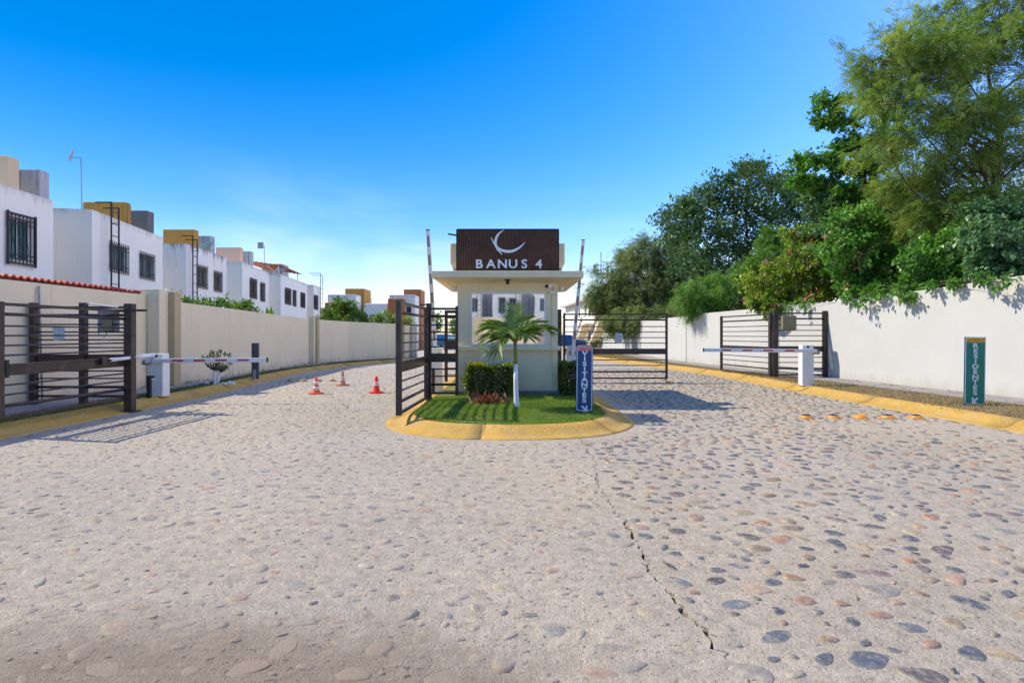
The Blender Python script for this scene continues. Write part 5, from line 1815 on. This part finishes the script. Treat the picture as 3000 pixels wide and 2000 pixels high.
# plants behind the cream wall
cl_ = [((-11.1, 17.8 + 0.75 * k, 2.55 + 0.12 * math.sin(k * 1.7)), (0.45, 0.5, 0.42)) for k in range(9)]
plant('wall_hedge', 'low bright green hedge peeping over the cream wall', 'hedge', (-11.1, 21, 0), (-11.1, 21, 1.8), cl_, 'broad', 'l_ficus', 41, twigs=30, per=18,
      size=0.11, width=0.04, trunk_r=0.05)
bp = thing('paradise_plant', 'upright paddle leaved plant behind the cream wall hedge', 'plant', (-10.9, 25.6, 0))
gr = np.random.default_rng(42)
for k in range(11):
    a = gr.uniform(0, 6.28)
    ln = gr.uniform(0.55, 1.0)
    b0 = Vector((-10.9 + gr.uniform(-.3, .3), 24.2 + k * 0.17, 1.9))
    tip = b0 + Vector((0.32 * math.cos(a), 0.35 * math.sin(a), ln))
    sdv = Vector((-math.sin(a), math.cos(a), 0)) * 0.13
    m1 = b0.lerp(tip, .55)
    nv = Vector((math.cos(a), math.sin(a), .2)) * .05
    MB().tube([b0 - Vector((0, 0, 1.9)), b0], 0.018, 5).build('stalk', M['palm_shaft'], bp)
    MB().add([b0, m1 + sdv + nv, tip, m1 - sdv + nv, m1], [(0, 4, 1), (1, 4, 2), (2, 4, 3), (3, 4, 0)]).build('leaf', M['l_ficus'], bp)
cl_ = [((-10.7 + dx, 36 + dy, z), (r, r, r * 0.9)) for dx, dy, z, r in ((0, 0, 3.0, .8), (-.9, 0, 2.7, .75), (.9, .2, 2.6, .75), (-.4, .3, 3.4, .6), (.4, -.1, 3.35, .6), (0, -.6, 2.4, .8), (-1.3, .2, 2.2, .6), (1.4, 0, 2.2, .6))]
plant('round_tree', 'round bright green clipped tree behind the curve of the cream wall', 'tree', (-10.7, 36, 0), (-10.7, 36, 1.8), cl_, 'broad', 'l_ficus', 43, twigs=42, per=24,
      size=0.13, width=0.05, trunk_r=0.09)
cl_ = [((-9.0 + dx, 39.5 + dy, z), (.6, .6, .5)) for dx, dy, z in ((0, 0, 2.7), (.8, .1, 2.75), (-.8, 0, 2.45), (1.5, .2, 2.5), (.3, -.2, 2.2), (1.1, 0, 2.2), (-.5, 0, 2.1))]
plant('white_flower_shrub', 'shrub covered in white blossom clusters above the cream wall', 'shrub', (-8.6, 39.5, 0), (-8.6, 39.5, 1.5), cl_, 'broad', 'l_yellow', 44, twigs=30, per=18,
      size=0.14, width=0.045, trunk_r=0.06, flowers=(46, 'white_flower', 0.10))

# trees far down the street
for k, (x, q, hgt, lab) in enumerate(((-13.0, 88, 5.2, 'far small street tree seen between gate bars left of the guardhouse'),
                                      (-17.0, 104, 6.2, 'farthest leafy tree at the end of the street beyond the far houses'),
                                      (-8.4, 96, 5.0, 'far bushy tree seen behind the pedestrian gate'),
                                      (-11.6, 73, 3.4, 'low far shrub tree beside the rust brown tower house'),
                                      (7.0, 110, 5.5, 'far tree beyond the apartment house at the street end'))):
    g2 = random.Random(60 + k)
    cl_ = [((x + g2.uniform(-1.6, 1.6), q + g2.uniform(-1.5, 1.5), hgt * g2.uniform(0.42, 0.85)), (1.3, 1.3, 1.0)) for _ in range(10)]
    plant('street_tree', lab, 'tree', (x, q, 0), (x, q, hgt * 0.4), cl_, 'broad', 'l_dark' if k % 2 else 'l_fern', 70 + k, twigs=26, per=16, size=0.28, width=0.11, trunk_r=0.14)


# clipped hedges by the guardhouse
def hedge(label, x0, x1, y0, y1, z0, z1, n, m, seed, gold=None):
    gr = np.random.default_rng(seed)
    t = thing('clipped_hedge', label, 'hedge', ((x0 + x1) / 2, (y0 + y1) / 2, 0.17))
    c = np.array([(x0 + x1) / 2, (y0 + y1) / 2, (z0 + z1) / 2])
    hf = np.array([(x1 - x0) / 2, (y1 - y0) / 2, (z1 - z0) / 2])
    q = gr.uniform(-1, 1, (n, 3))
    ax = gr.integers(0, 3, n)
    sg_ = np.sign(q[np.arange(n), ax])
    q[np.arange(n), ax] = sg_ * gr.uniform(0.72, 1.0, n)
    nb = q / np.abs(q).max(1, keepdims=True)
    rnd = 1 - 0.17 * np.clip((np.sort(np.abs(q), 1)[:, 1] - 0.6) / 0.4, 0, 1) ** 2
    wob = 1 + 0.09 * np.sin(q[:, :1] * 7 + 2) * np.cos(q[:, 2:3] * 5) + gr.normal(0, 0.035, (n, 1)) - 0.16 * np.exp(-((q[:, :1] + 0.05) / 0.16) ** 2) * (q[:, 2:3] > 0.3)
    # the foot is thinner and gappy
    keepm = (q[:, 2] > -0.55) | (gr.random(n) < 0.45)
    P_ = (c + q * hf * rnd[:, None] * wob + gr.normal(0, 0.012, (n, 3)))[keepm]
    D_ = unit(nb[keepm] * 0.6 + gr.normal(0, 0.7, P_.shape))
    obj('foliage', fastmesh('foliage', leaves_broad(gr, P_, D_, 0.062, 0.020), 4), M[m], t)
    if gold:
        k = gold
        P2 = c + np.stack([gr.uniform(-1, 1, k), gr.uniform(-1, 1, k), gr.uniform(0.78, 1.10, k)], 1) * hf * np.array([0.92, 0.95, 1.0])
        sel = (np.sin(P2[:, 0] * 5.2 + 0.4) + gr.normal(0, .35, k)) > 0.15
        P2 = P2[sel]
        obj('golden_tips', fastmesh('golden_tips', leaves_broad(gr, P2, unit(gr.normal(0, .7, P2.shape) + [0, 0, .8]), 0.05, 0.017), 4), M['l_gold'], t)
    w_ = MB()
    for k in range(14):
        bx, by = gr.uniform(x0 + .08, x1 - .08), gr.uniform(y0 + .08, y1 - .08)
        w_.tube([(bx, by, 0.15), (bx + gr.normal(0, .04), by + gr.normal(0, .04), (z0 + z1) / 2), (bx + gr.normal(0, .08), by + gr.normal(0, .08), z1 - .08)], [.012, .008, .003], 4, False)
    w_.build('stems', M['bark'], t)


hedge('clipped hedge with golden tops below the mirrored window', -1.03, 0.03, 12.42, 12.98, 0.24, 0.92, 9500, 'l_hedge', 51, 4200)
hedge('dark clipped bush beside the guardhouse behind the blue sign', 1.12, 1.60, 13.0, 13.9, 0.20, 0.95, 6500, 'l_hedge', 52)

# red rosette plant
rp = thing('rosette_plant', 'low red and green rosette plant in front of the clipped hedge', 'plant', (-0.50, 11.5, 0.19))
gr = np.random.default_rng(53)
for k in range(70):
    cx, cy = -0.50 + gr.normal(0, .13), 11.5 + gr.normal(0, .09)
    a, el = gr.uniform(0, 6.28), gr.uniform(0.5, 1.35)
    ln = gr.uniform(0.22, 0.38)
    d0 = Vector((math.cos(a) * math.cos(el), math.sin(a) * math.cos(el), math.sin(el)))
    b0 = Vector((cx, cy, 0.19))
    sdv = Vector((-math.sin(a), math.cos(a), 0)) * 0.016
    tip = b0 + d0 * ln + Vector((math.cos(a), math.sin(a), -0.5)) * 0.05
    m1 = b0 + d0 * ln * 0.55
    MB().add([b0 - sdv * .7, b0 + sdv * .7, m1 + sdv, tip, m1 - sdv, m1 - Vector((0, 0, .012))], [(0, 1, 5), (1, 2, 5), (2, 3, 5), (3, 4, 5), (4, 0, 5)]).build('leaf', M['l_red'], rp)

# palm
pm = thing('palm_tree', 'young palm with a white painted trunk in front of the guardhouse', 'palm', (0.1, 10.9, 0.19))
bend = lambda z: 0.1 - 0.045 * (z - 0.19) / 1.2 - 0.01 * math.sin(z * 3)
mb = MB()
zs_ = [0.17, 0.25, 0.45, 0.7, 1.04]
mb.tube([(bend(z), 10.9, z) for z in zs_], [0.062, 0.054, 0.047, 0.043, 0.041], 12)
mb.build('trunk', M['lime_trunk'], pm, smooth=True)
mb = MB()
zs_ = [1.042, 1.15, 1.3, 1.42, 1.56]
mb.tube([(bend(z), 10.9, z) for z in zs_], [0.040, 0.037, 0.036, 0.031, 0.012], 12)
mb.build('crownshaft', M['palm_shaft'], pm, smooth=True)
gr = np.random.default_rng(54)
top = Vector((bend(1.45), 10.9, 1.45))


def frond(az, el0, L, droop, n=26, lw=0.012, llen=0.36):
    a = R(az)
    hx = Vector((math.cos(a), math.sin(a), 0))
    pts_ = []
    p, e = Vector(top) + hx * 0.02, el0
    st = L / 14
    for i in range(15):
        pts_.append(p.copy())
        er = R(e)
        p = p + (hx * math.cos(er) + Vector((0, 0, math.sin(er)))) * st
        e -= droop / 14 * (0.5 + i / 14)
    rib = MB().tube(pts_, [0.011 * (1 - 0.85 * i / 14) + 0.001 for i in range(15)], 5, False)
    fo_ = rib.build('frond', M['palm_shaft'], pm)
    V, F = [], []
    sd = Vector((-math.sin(a), math.cos(a), 0))
    for i in range(n):
        tpar = 0.16 + 0.84 * (i + 0.5) / n
        f = tpar * 14
        j = min(13, int(f))
        c0 = pts_[j].lerp(pts_[j + 1], f - j)
        tg = (pts_[j + 1] - pts_[j]).normalized()
        upv = sd.cross(tg).normalized()
        if upv.z < 0: upv = -upv
        ll_ = llen * (0.45 + 0.75 * math.sin(math.pi * min(0.92, tpar * 0.85 + 0.08))) * gr.uniform(0.85, 1.1)
        for sgn in (-1, 1):
            dr = (sd * sgn * 0.85 + tg * (0.45 + 0.6 * tpar) + upv * gr.uniform(0.05, 0.35)).normalized()
            w_ = tg.cross(dr).cross(dr).normalized() * lw * gr.uniform(0.8, 1.2)
            m1 = c0 + dr * ll_ * 0.45 - Vector((0, 0, ll_ * 0.04))
            t1 = c0 + dr * ll_ - Vector((0, 0, ll_ * (0.22 + 0.1 * gr.random())))
            k = len(V)
            V += [tuple(c0 + w_ * .5), tuple(c0 - w_ * .5), tuple(m1 - w_), tuple(t1), tuple(m1 + w_)]
            F.append((k, k + 1, k + 2, k + 3, k + 4))
    me = bpy.data.meshes.new('leaflets')
    me.from_pydata(V, [], F)
    me.update()
    lo = obj('leaflets', me, M['l_palm'])
    lo.parent = fo_
    return fo_


for az, el, L, dr in ((175, 54, 0.80, 105), (200, 44, 0.80, 140), (150, 66, 0.75, 95), (232, 34, 0.70, 145), (5, 50, 0.84, 85), (-18, 56, 0.76, 105), (30, 66, 0.72, 80),
                      (95, 82, 0.80, 40), (70, 74, 0.72, 70), (120, 66, 0.70, 80), (300, 56, 0.55, 120), (255, 62, 0.55, 110)):
    frond(az, el, L, dr)

# desert rose with painted stems and stones
dr_ = thing('desert_rose', 'small bush with white painted stems on the shaded verge', 'plant', (-8.72, 16.8, 0.15))
st = MB()
b0 = Vector((-8.72, 16.8, 0.13))
f1, f2 = b0 + Vector((-0.06, 0, 0.42)), b0 + Vector((0.09, 0.03, 0.36))
st.tube([b0, b0 + Vector((-0.04, 0, .12)), b0 + Vector((-0.10, 0, .28)), f1], [0.06, 0.042, 0.036, 0.03], 9)
st.tube([b0 + Vector((0.04, 0, 0.02)), b0 + Vector((0.05, 0, .15)), f2], [0.04, 0.03, 0.024], 8)
st.build('painted_stem', M['lime_trunk'], dr_, smooth=True)
gr = np.random.default_rng(55)
tw = MB()
LP, LD = [], []
for k in range(26):
    s0 = f1 if k % 3 else f2
    ang, rd = gr.uniform(0, 6.28), gr.uniform(0.1, 0.36)
    e0 = s0 + Vector((rd * math.cos(ang), rd * 0.7 * math.sin(ang), gr.uniform(0.05, 0.58)))
    tw.tube([s0, s0.lerp(e0, .5) + Vector((0.05 * math.cos(ang), 0, -0.03)), e0], [0.018, 0.012, 0.008], 5, False)
    q = gr.normal(0, 0.025, (26, 3)) + np.array(e0)
    LP.append(q)
    LD.append(unit(gr.normal(0, 1, (26, 3)) + [0, 0, .3]))
tw.build('twigs', M['bark'], dr_)
obj('foliage', fastmesh('foliage', leaves_broad(gr, np.concatenate(LP), np.concatenate(LD), 0.065, 0.018), 4), M['l_dark'], dr_)
for k, (dx, dy, r) in enumerate(((-0.30, 0.02, 0.07), (-0.19, -0.12, 0.05), (0.02, -0.16, 0.06), (0.2, -0.05, 0.06), (0.38, 0.02, 0.10), (0.5, -0.04, 0.07), (0.29, -0.10, 0.06))):
    V, F, B = stone_shape(rs, 10, 4)
    o = MB().add([(v_[0] * r, v_[1] * r, max(0, v_[2]) * r * 0.85) for v_ in V], F).build('painted_stone', M['white_rock'], smooth=True)
    o.location = (-8.72 + dx, 16.8 + dy, 0.15)
    tag(o, 'white painted stone around the foot of the small white stemmed bush', 'stone', 'white stones round the small bush')
gp = tag(MB().box(-8.68, -8.45, 18.95, 19.03, 0.12, 1.32).build('grey_post', M['old_plank'], bevel=0.008), 'flat weathered dark grey post on the shaded verge', 'post')
MB().box(-8.61, -8.52, 18.90, 18.949, 0.12, 0.45).build('stub', M['grey_metal']).parent = gp

# fallen leaves and litter on the sunny side
gr = np.random.default_rng(56)
q = []
for x, yy in gr.uniform((7.6, 8), (11.4, 30), (900, 2)):
    if k_r(yy) + 0.1 < x < wr(yy) - 0.06 and gr.random() < 0.5: q.append((x, yy, 0.185 if x > k_r(yy) + 0.5 else 0.17))
q = np.array(q)
tag(obj('fallen_leaves', fastmesh('fallen_leaves', leaves_broad(gr, q, unit(gr.normal(0, 1, q.shape) * [1, 1, .15]), 0.06, 0.02), 4), M['l_fallen']),
    'fallen dry leaves scattered on the strip below the sunny wall', 'leaves', kind='stuff')
# weeds along the foot of the cream wall
q = []
for yy in np.arange(13, 30, 0.12):
    if gr.random() < 0.55:
        for _ in range(int(gr.integers(3, 12))): q.append((wl(yy) + 0.03 + abs(gr.normal(0, .03)), yy + gr.normal(0, .05), 0.165 + abs(gr.normal(0, .025))))
q = np.array(q)
tag(obj('weeds', fastmesh('weeds', leaves_broad(gr, q, unit(gr.normal(0, .7, q.shape) + [0.4, 0, .5]), 0.05, 0.012), 4), M['l_dark']),
    'small dark weeds along the foot of the cream wall', 'weeds', kind='stuff')


# ------------------------------------------------------------------ apartment house and cars beyond the closed gate
ap = thing('apartment_house', 'white apartment house with outside stairs and brown railings beyond the closed gate', 'building', (11, 66, 0))
Af, Bf = (9.2, 98.0), (11.3, 64.0)


def along(s):  # facade point, s metres from the near end towards the far end
    L_ = math.hypot(Af[0] - Bf[0], Af[1] - Bf[1])
    return Vector((Bf[0] + (Af[0] - Bf[0]) * s / L_, Bf[1] + (Af[1] - Bf[1]) * s / L_, 0))


# facade looks towards -x: order so that the outer side is to the right of travel
holes = [(2.5, 3.7, 4.1, 5.4), (5.0, 6.2, 4.1, 5.4), (12.5, 13.7, 4.1, 5.4), (15.2, 16.4, 4.1, 5.4), (8.2, 9.4, 3.2, 5.4), (2.5, 4.2, 0.9, 2.3), (12.5, 14.2, 0.9, 2.3), (20.0, 21.2, 4.1, 5.4), (23, 24.2, 4.1, 5.4)]
L_ = math.hypot(Af[0] - Bf[0], Af[1] - Bf[1])
mb, P, d, nr = open_wall(Bf, Af, 0, 6.2, holes, 0.15)
nr_out = nr
# the outer side must be -x: flip when needed
if nr.x > 0:
    mb, P, d, nr = open_wall(Af, Bf, 0, 6.2, [(L_ - h[1], L_ - h[0], h[2], h[3]) for h in holes], 0.15)
    box_body(mb, Af, Bf, 9, 0, 6.2)
    holes2 = [(L_ - h[1], L_ - h[0], h[2], h[3]) for h in holes]
else:
    box_body(mb, Bf, Af, 9, 0, 6.2)
    holes2 = holes
mb.build('wall', M['house'], ap)
for k, h in enumerate(holes2):
    window(ap, P, d, nr, h, 0.15, M['dark_pane'] if k % 2 else M['teal_pane'], None)
A0, B0 = along(-0.4), along(L_ + 0.4)
n2 = nr.normalized()
rm = MB()
q = [A0 + n2 * 0.9, B0 + n2 * 0.9, B0 - n2 * 9.2, A0 - n2 * 9.2]
rm.add([(p_.x, p_.y, 6.2) for p_ in q] + [(p_.x, p_.y, 6.5) for p_ in q], [(0, 1, 2, 3), (7, 6, 5, 4), (0, 4, 5, 1), (1, 5, 6, 2), (2, 6, 7, 3), (3, 7, 4, 0)])
rm.build('roof_slab', M['house'], ap)
q0 = along(6.5) - n2 * 3
MB().box(q0.x - 1.5, q0.x + 1.5, q0.y - 2, q0.y + 2, 6.5, 7.6).build('roof_box', M['house'], ap)
q0 = along(20) - n2 * 3
MB().box(q0.x - 1.5, q0.x + 1.5, q0.y - 2, q0.y + 2, 6.5, 7.4).build('roof_box', M['clay'], ap)
for s0 in (1.0, 11.0):
    stp = MB()
    for k in range(14):
        pa = along(s0 + 7.0 - k * 0.42) + n2 * 0.05
        pb = along(s0 + 7.0 - (k + 1) * 0.42) + n2 * 1.2
        stp.bar(Vector((pa.x, pa.y, 0.1 + 0.21 * k)) + n2 * .6, Vector((pa.x, pa.y, 0.1 + 0.21 * k)) + n2 * .6 + (along(0) - along(1)) * 0.46, 1.1, 0.2)
    so_ = stp.build('stair_flight', M['booth'], ap)
    rl = MB()
    for hgt in (0.5, 0.95):
        a_2, b_3 = along(s0 + 7.0) + n2 * 1.2, along(s0 + 1.2) + n2 * 1.2
        rl.bar((a_2.x, a_2.y, 0.15 + hgt), (b_3.x, b_3.y, 3.05 + hgt), 0.06, 0.07)
    for k in range(0, 15, 2):
        pa = along(s0 + 7.0 - k * 0.42) + n2 * 1.2
        rl.bar((pa.x, pa.y, 0.1 + 0.21 * k), (pa.x, pa.y, 1.1 + 0.21 * k), 0.05, 0.05)
    rl.build('stair_railing', M['brown_iron'], ap)
    pq, pe = along(s0 + 1.2), along(s0 - 1.2)
    mbp = MB()
    q = [pq, pe, pe + n2 * 1.25, pq + n2 * 1.25]
    mbp.add([(p_.x, p_.y, 2.9) for p_ in q] + [(p_.x, p_.y, 3.08) for p_ in q], [(3, 2, 1, 0), (4, 5, 6, 7), (0, 1, 5, 4), (1, 2, 6, 5), (2, 3, 7, 6), (3, 0, 4, 7)])
    mbp.build('landing', M['booth'], ap)
    rl = MB()
    a_2, b_3 = pq + n2 * 1.2, pe + n2 * 1.2
    for hgt in (0.5, 0.95): rl.bar((a_2.x, a_2.y, 3.08 + hgt), (b_3.x, b_3.y, 3.08 + hgt), 0.05, 0.06)
    rl.build('landing_railing', M['brown_iron'], ap)
# shaded house end, its shade put into the peach colour; plant bed towards us
tag(MB().box(10.2, 15, 60.6, 61.0, 0, 3.0).build('shaded_end_wall', M['peach'], bevel=0.02), 'shaded end wall in front of the outside stairs, shade put into its peach', 'wall')
cl_ = [((8.9 + dx, 60.0, z), (.55, .4, .5)) for dx, z in ((0, .6), (.7, .9), (1.3, 1.1), (-.5, .5))]
plant('garden_shrub', 'dark shrub in the bed beside the blue parked car', 'shrub', (9.3, 60, 0), (9.3, 60, .4), cl_, 'broad', 'l_olive', 91, twigs=24, per=14, size=0.16, width=0.05, trunk_r=0.05)


def car(label, loc, rz, paint):
    t = thing('parked_car', label, 'car', loc, None, rz)
    prof = [(-2.2, 0.35), (2.15, 0.35), (2.2, 0.75), (2.05, 0.98), (1.2, 1.08), (0.55, 1.55), (-1.2, 1.6), (-2.05, 1.15), (-2.25, 0.8)]
    body = MB()
    n = len(prof)
    body.add([(x, -0.86 if z < 1.2 else -0.70, z) for x, z in prof] + [(x, 0.86 if z < 1.2 else 0.70, z) for x, z in prof],
             [tuple(range(n)), tuple(range(2 * n - 1, n - 1, -1))] + [(i, n + i, n + (i + 1) % n, (i + 1) % n) for i in range(n)])
    body.build('body', M[paint], t, True, bevel=0.06)
    for sg_ in (-1, 1):
        y0 = 0.80 * sg_
        MB().add([(-1.75, y0 * 1.005, 1.15), (1.02, y0 * 1.005, 1.15), (0.5, y0 * 0.92, 1.48), (-1.15, y0 * 0.92, 1.52)], [(0, 1, 2, 3)]).build('side_window', M['dark_pane'], t, True)
        for x in (-1.4, 1.4):
            w_ = MB().tube([(x, 0.72 * sg_, 0.33), (x, 0.90 * sg_, 0.33)], 0.33, 18).build('wheel', M['rubber'], t, True)
            ri = MB().tube([(x, 0.895 * sg_, 0.33), (x, 0.91 * sg_, 0.33)], 0.2, 14).build('rim', M['grey_metal'])
            ri.parent = w_
        MB().box(2.1, 2.21, 0.5 * sg_ - 0.2, 0.5 * sg_ + 0.2, 0.72, 0.86).build('headlight', M['frame_white'], t, True)
        MB().box(-2.26, -2.16, 0.6 * sg_ - 0.13, 0.6 * sg_ + 0.13, 0.85, 1.0).build('tail_light', M['red_tape'], t, True)
    MB().add([(1.16, -0.70, 1.11), (1.16, 0.70, 1.11), (0.6, 0.62, 1.53), (0.6, -0.62, 1.53)], [(0, 1, 2, 3)]).build('windscreen', M['dark_pane'], t, True)
    return t


car('blue parked car seen through the closed gate leaf', (5.7, 61, 0.02), R(0), 'car_blue')
car('teal parked car far down the street behind the pedestrian gate', (-7.6, 64, 0.02), R(80), 'car_teal')

# mast with floodlights above the olive tree
ms_ = thing('light_mast', 'lattice mast with a cluster of lamps above the olive tree', 'mast', (12.2, 78, 0))
MB().tube([(12.2, 78, 0), (12.2, 78, 12.9)], 0.07, 6).build('pole', M['grey_metal'], ms_)
lm = MB()
for z in (9.9, 10.5, 11.1):
    for sx_ in (-1, 1):
        lm.bar((12.2, 78, z), (12.2 + 0.85 * sx_, 78, z), 0.06, 0.06)
for sx_ in (-0.85, -0.4, 0.4, 0.85): lm.bar((12.2 + sx_, 78, 9.6), (12.2 + sx_, 78, 11.2), 0.06, 0.06)
lm.build('lamp_frame', M['brown_iron'], ms_)
for x, z in ((-0.95, 10.9), (0.95, 10.8), (-0.95, 10.3), (0.9, 10.2)):
    MB().box(12.2 + x - .16, 12.2 + x + .16, 77.8, 78.0, z - .14, z + .14).build('floodlight', M['grey_metal'], ms_)


# ------------------------------------------------------------------ across the street (seen in the mirrored window)
ow = thing('boundary_wall', 'cream wall across the street reflected in the mirrored window', 'wall', (0, -21, 0))
for a, b in ((-12, -6), (-6, -2.3), (-2.3, 2.2), (2.95, 8), (8, 14)):
    MB().box(a + .004, b - .004, -21.2, -21, 0, 3.05).build('wall_panel', M['cream_wall'] if a != -6 else M['tan'], ow)
rg = thing('red_gate', 'red barred gate across the street reflected in the mirrored window', 'gate', (2.55, -21.1, 0))
for k in range(6): MB().box(2.22 + 0.13 * k, 2.26 + 0.13 * k, -21.12, -21.06, 0.05, 2.9).build('bar', M['tile_red'], rg)
for z in (0.3, 1.5, 2.7): MB().box(2.2, 2.95, -21.14, -21.121, z, z + .06).build('rail', M['tile_red'], rg)
xs_h = [(-9.5, -2.75), (-1.75, 0.85), (2.05, 8.5)]
for k, (a, b) in enumerate(xs_h):
    h = thing('white_house', ('white house across the street with a ladder, reflected left in the mirror', 'white house across the street with twin barred windows, reflected in the mirror',
                              'white house across the street with a green window, reflected in the mirror')[k], 'house', (a, -25, 0))
    hol = [[(b - a - 1.0, b - a - 0.35, 3.6, 4.9)], [(0.55, 1.1, 3.6, 4.9), (1.5, 2.1, 3.6, 4.9)], [(0.45, 1.05, 3.6, 4.9)]][k]
    # facade looks towards +y: travel from large x to small x
    hol2 = [((b - a) - h_[1], (b - a) - h_[0], h_[2], h_[3]) for h_ in hol]
    mb, P, d, nr = open_wall((b, -25), (a, -25), 0, 6.4, hol2, 0.13)
    box_body(mb, (b, -25), (a, -25), 6, 0, 6.4)
    mb.build('wall', M['house'], h)
    for q in hol2:
        window(h, P, d, nr, q, 0.13, M['teal_pane'] if k == 2 else M['brown_pane'], 'bars' if k == 1 else None)
tag(MB().box(-2.745, -1.755, -27.2, -27, 0, 6.4).build('recess_wall', M['grey_tank']), 'recess wall between the reflected houses by the ladder, shade put into its grey', 'wall')  # grey on both recess walls stands in for shade between the houses
tag(MB().box(0.855, 2.045, -27.2, -27, 0, 6.4).build('recess_wall', M['grey_tank']), 'recess wall between the reflected houses by the green window, shade put into its grey', 'wall')
ladder('iron ladder on the reflected house with the single dark window', (-3.0, -24.8, 2.5), (-3.0, -24.8, 6.4), (1, 0, 0), (0, -0.4, 0))
ladder('iron ladder on the reflected house with twin windows', (0.55, -24.8, 2.5), (0.55, -24.8, 6.4), (1, 0, 0), (0, -0.4, 0))
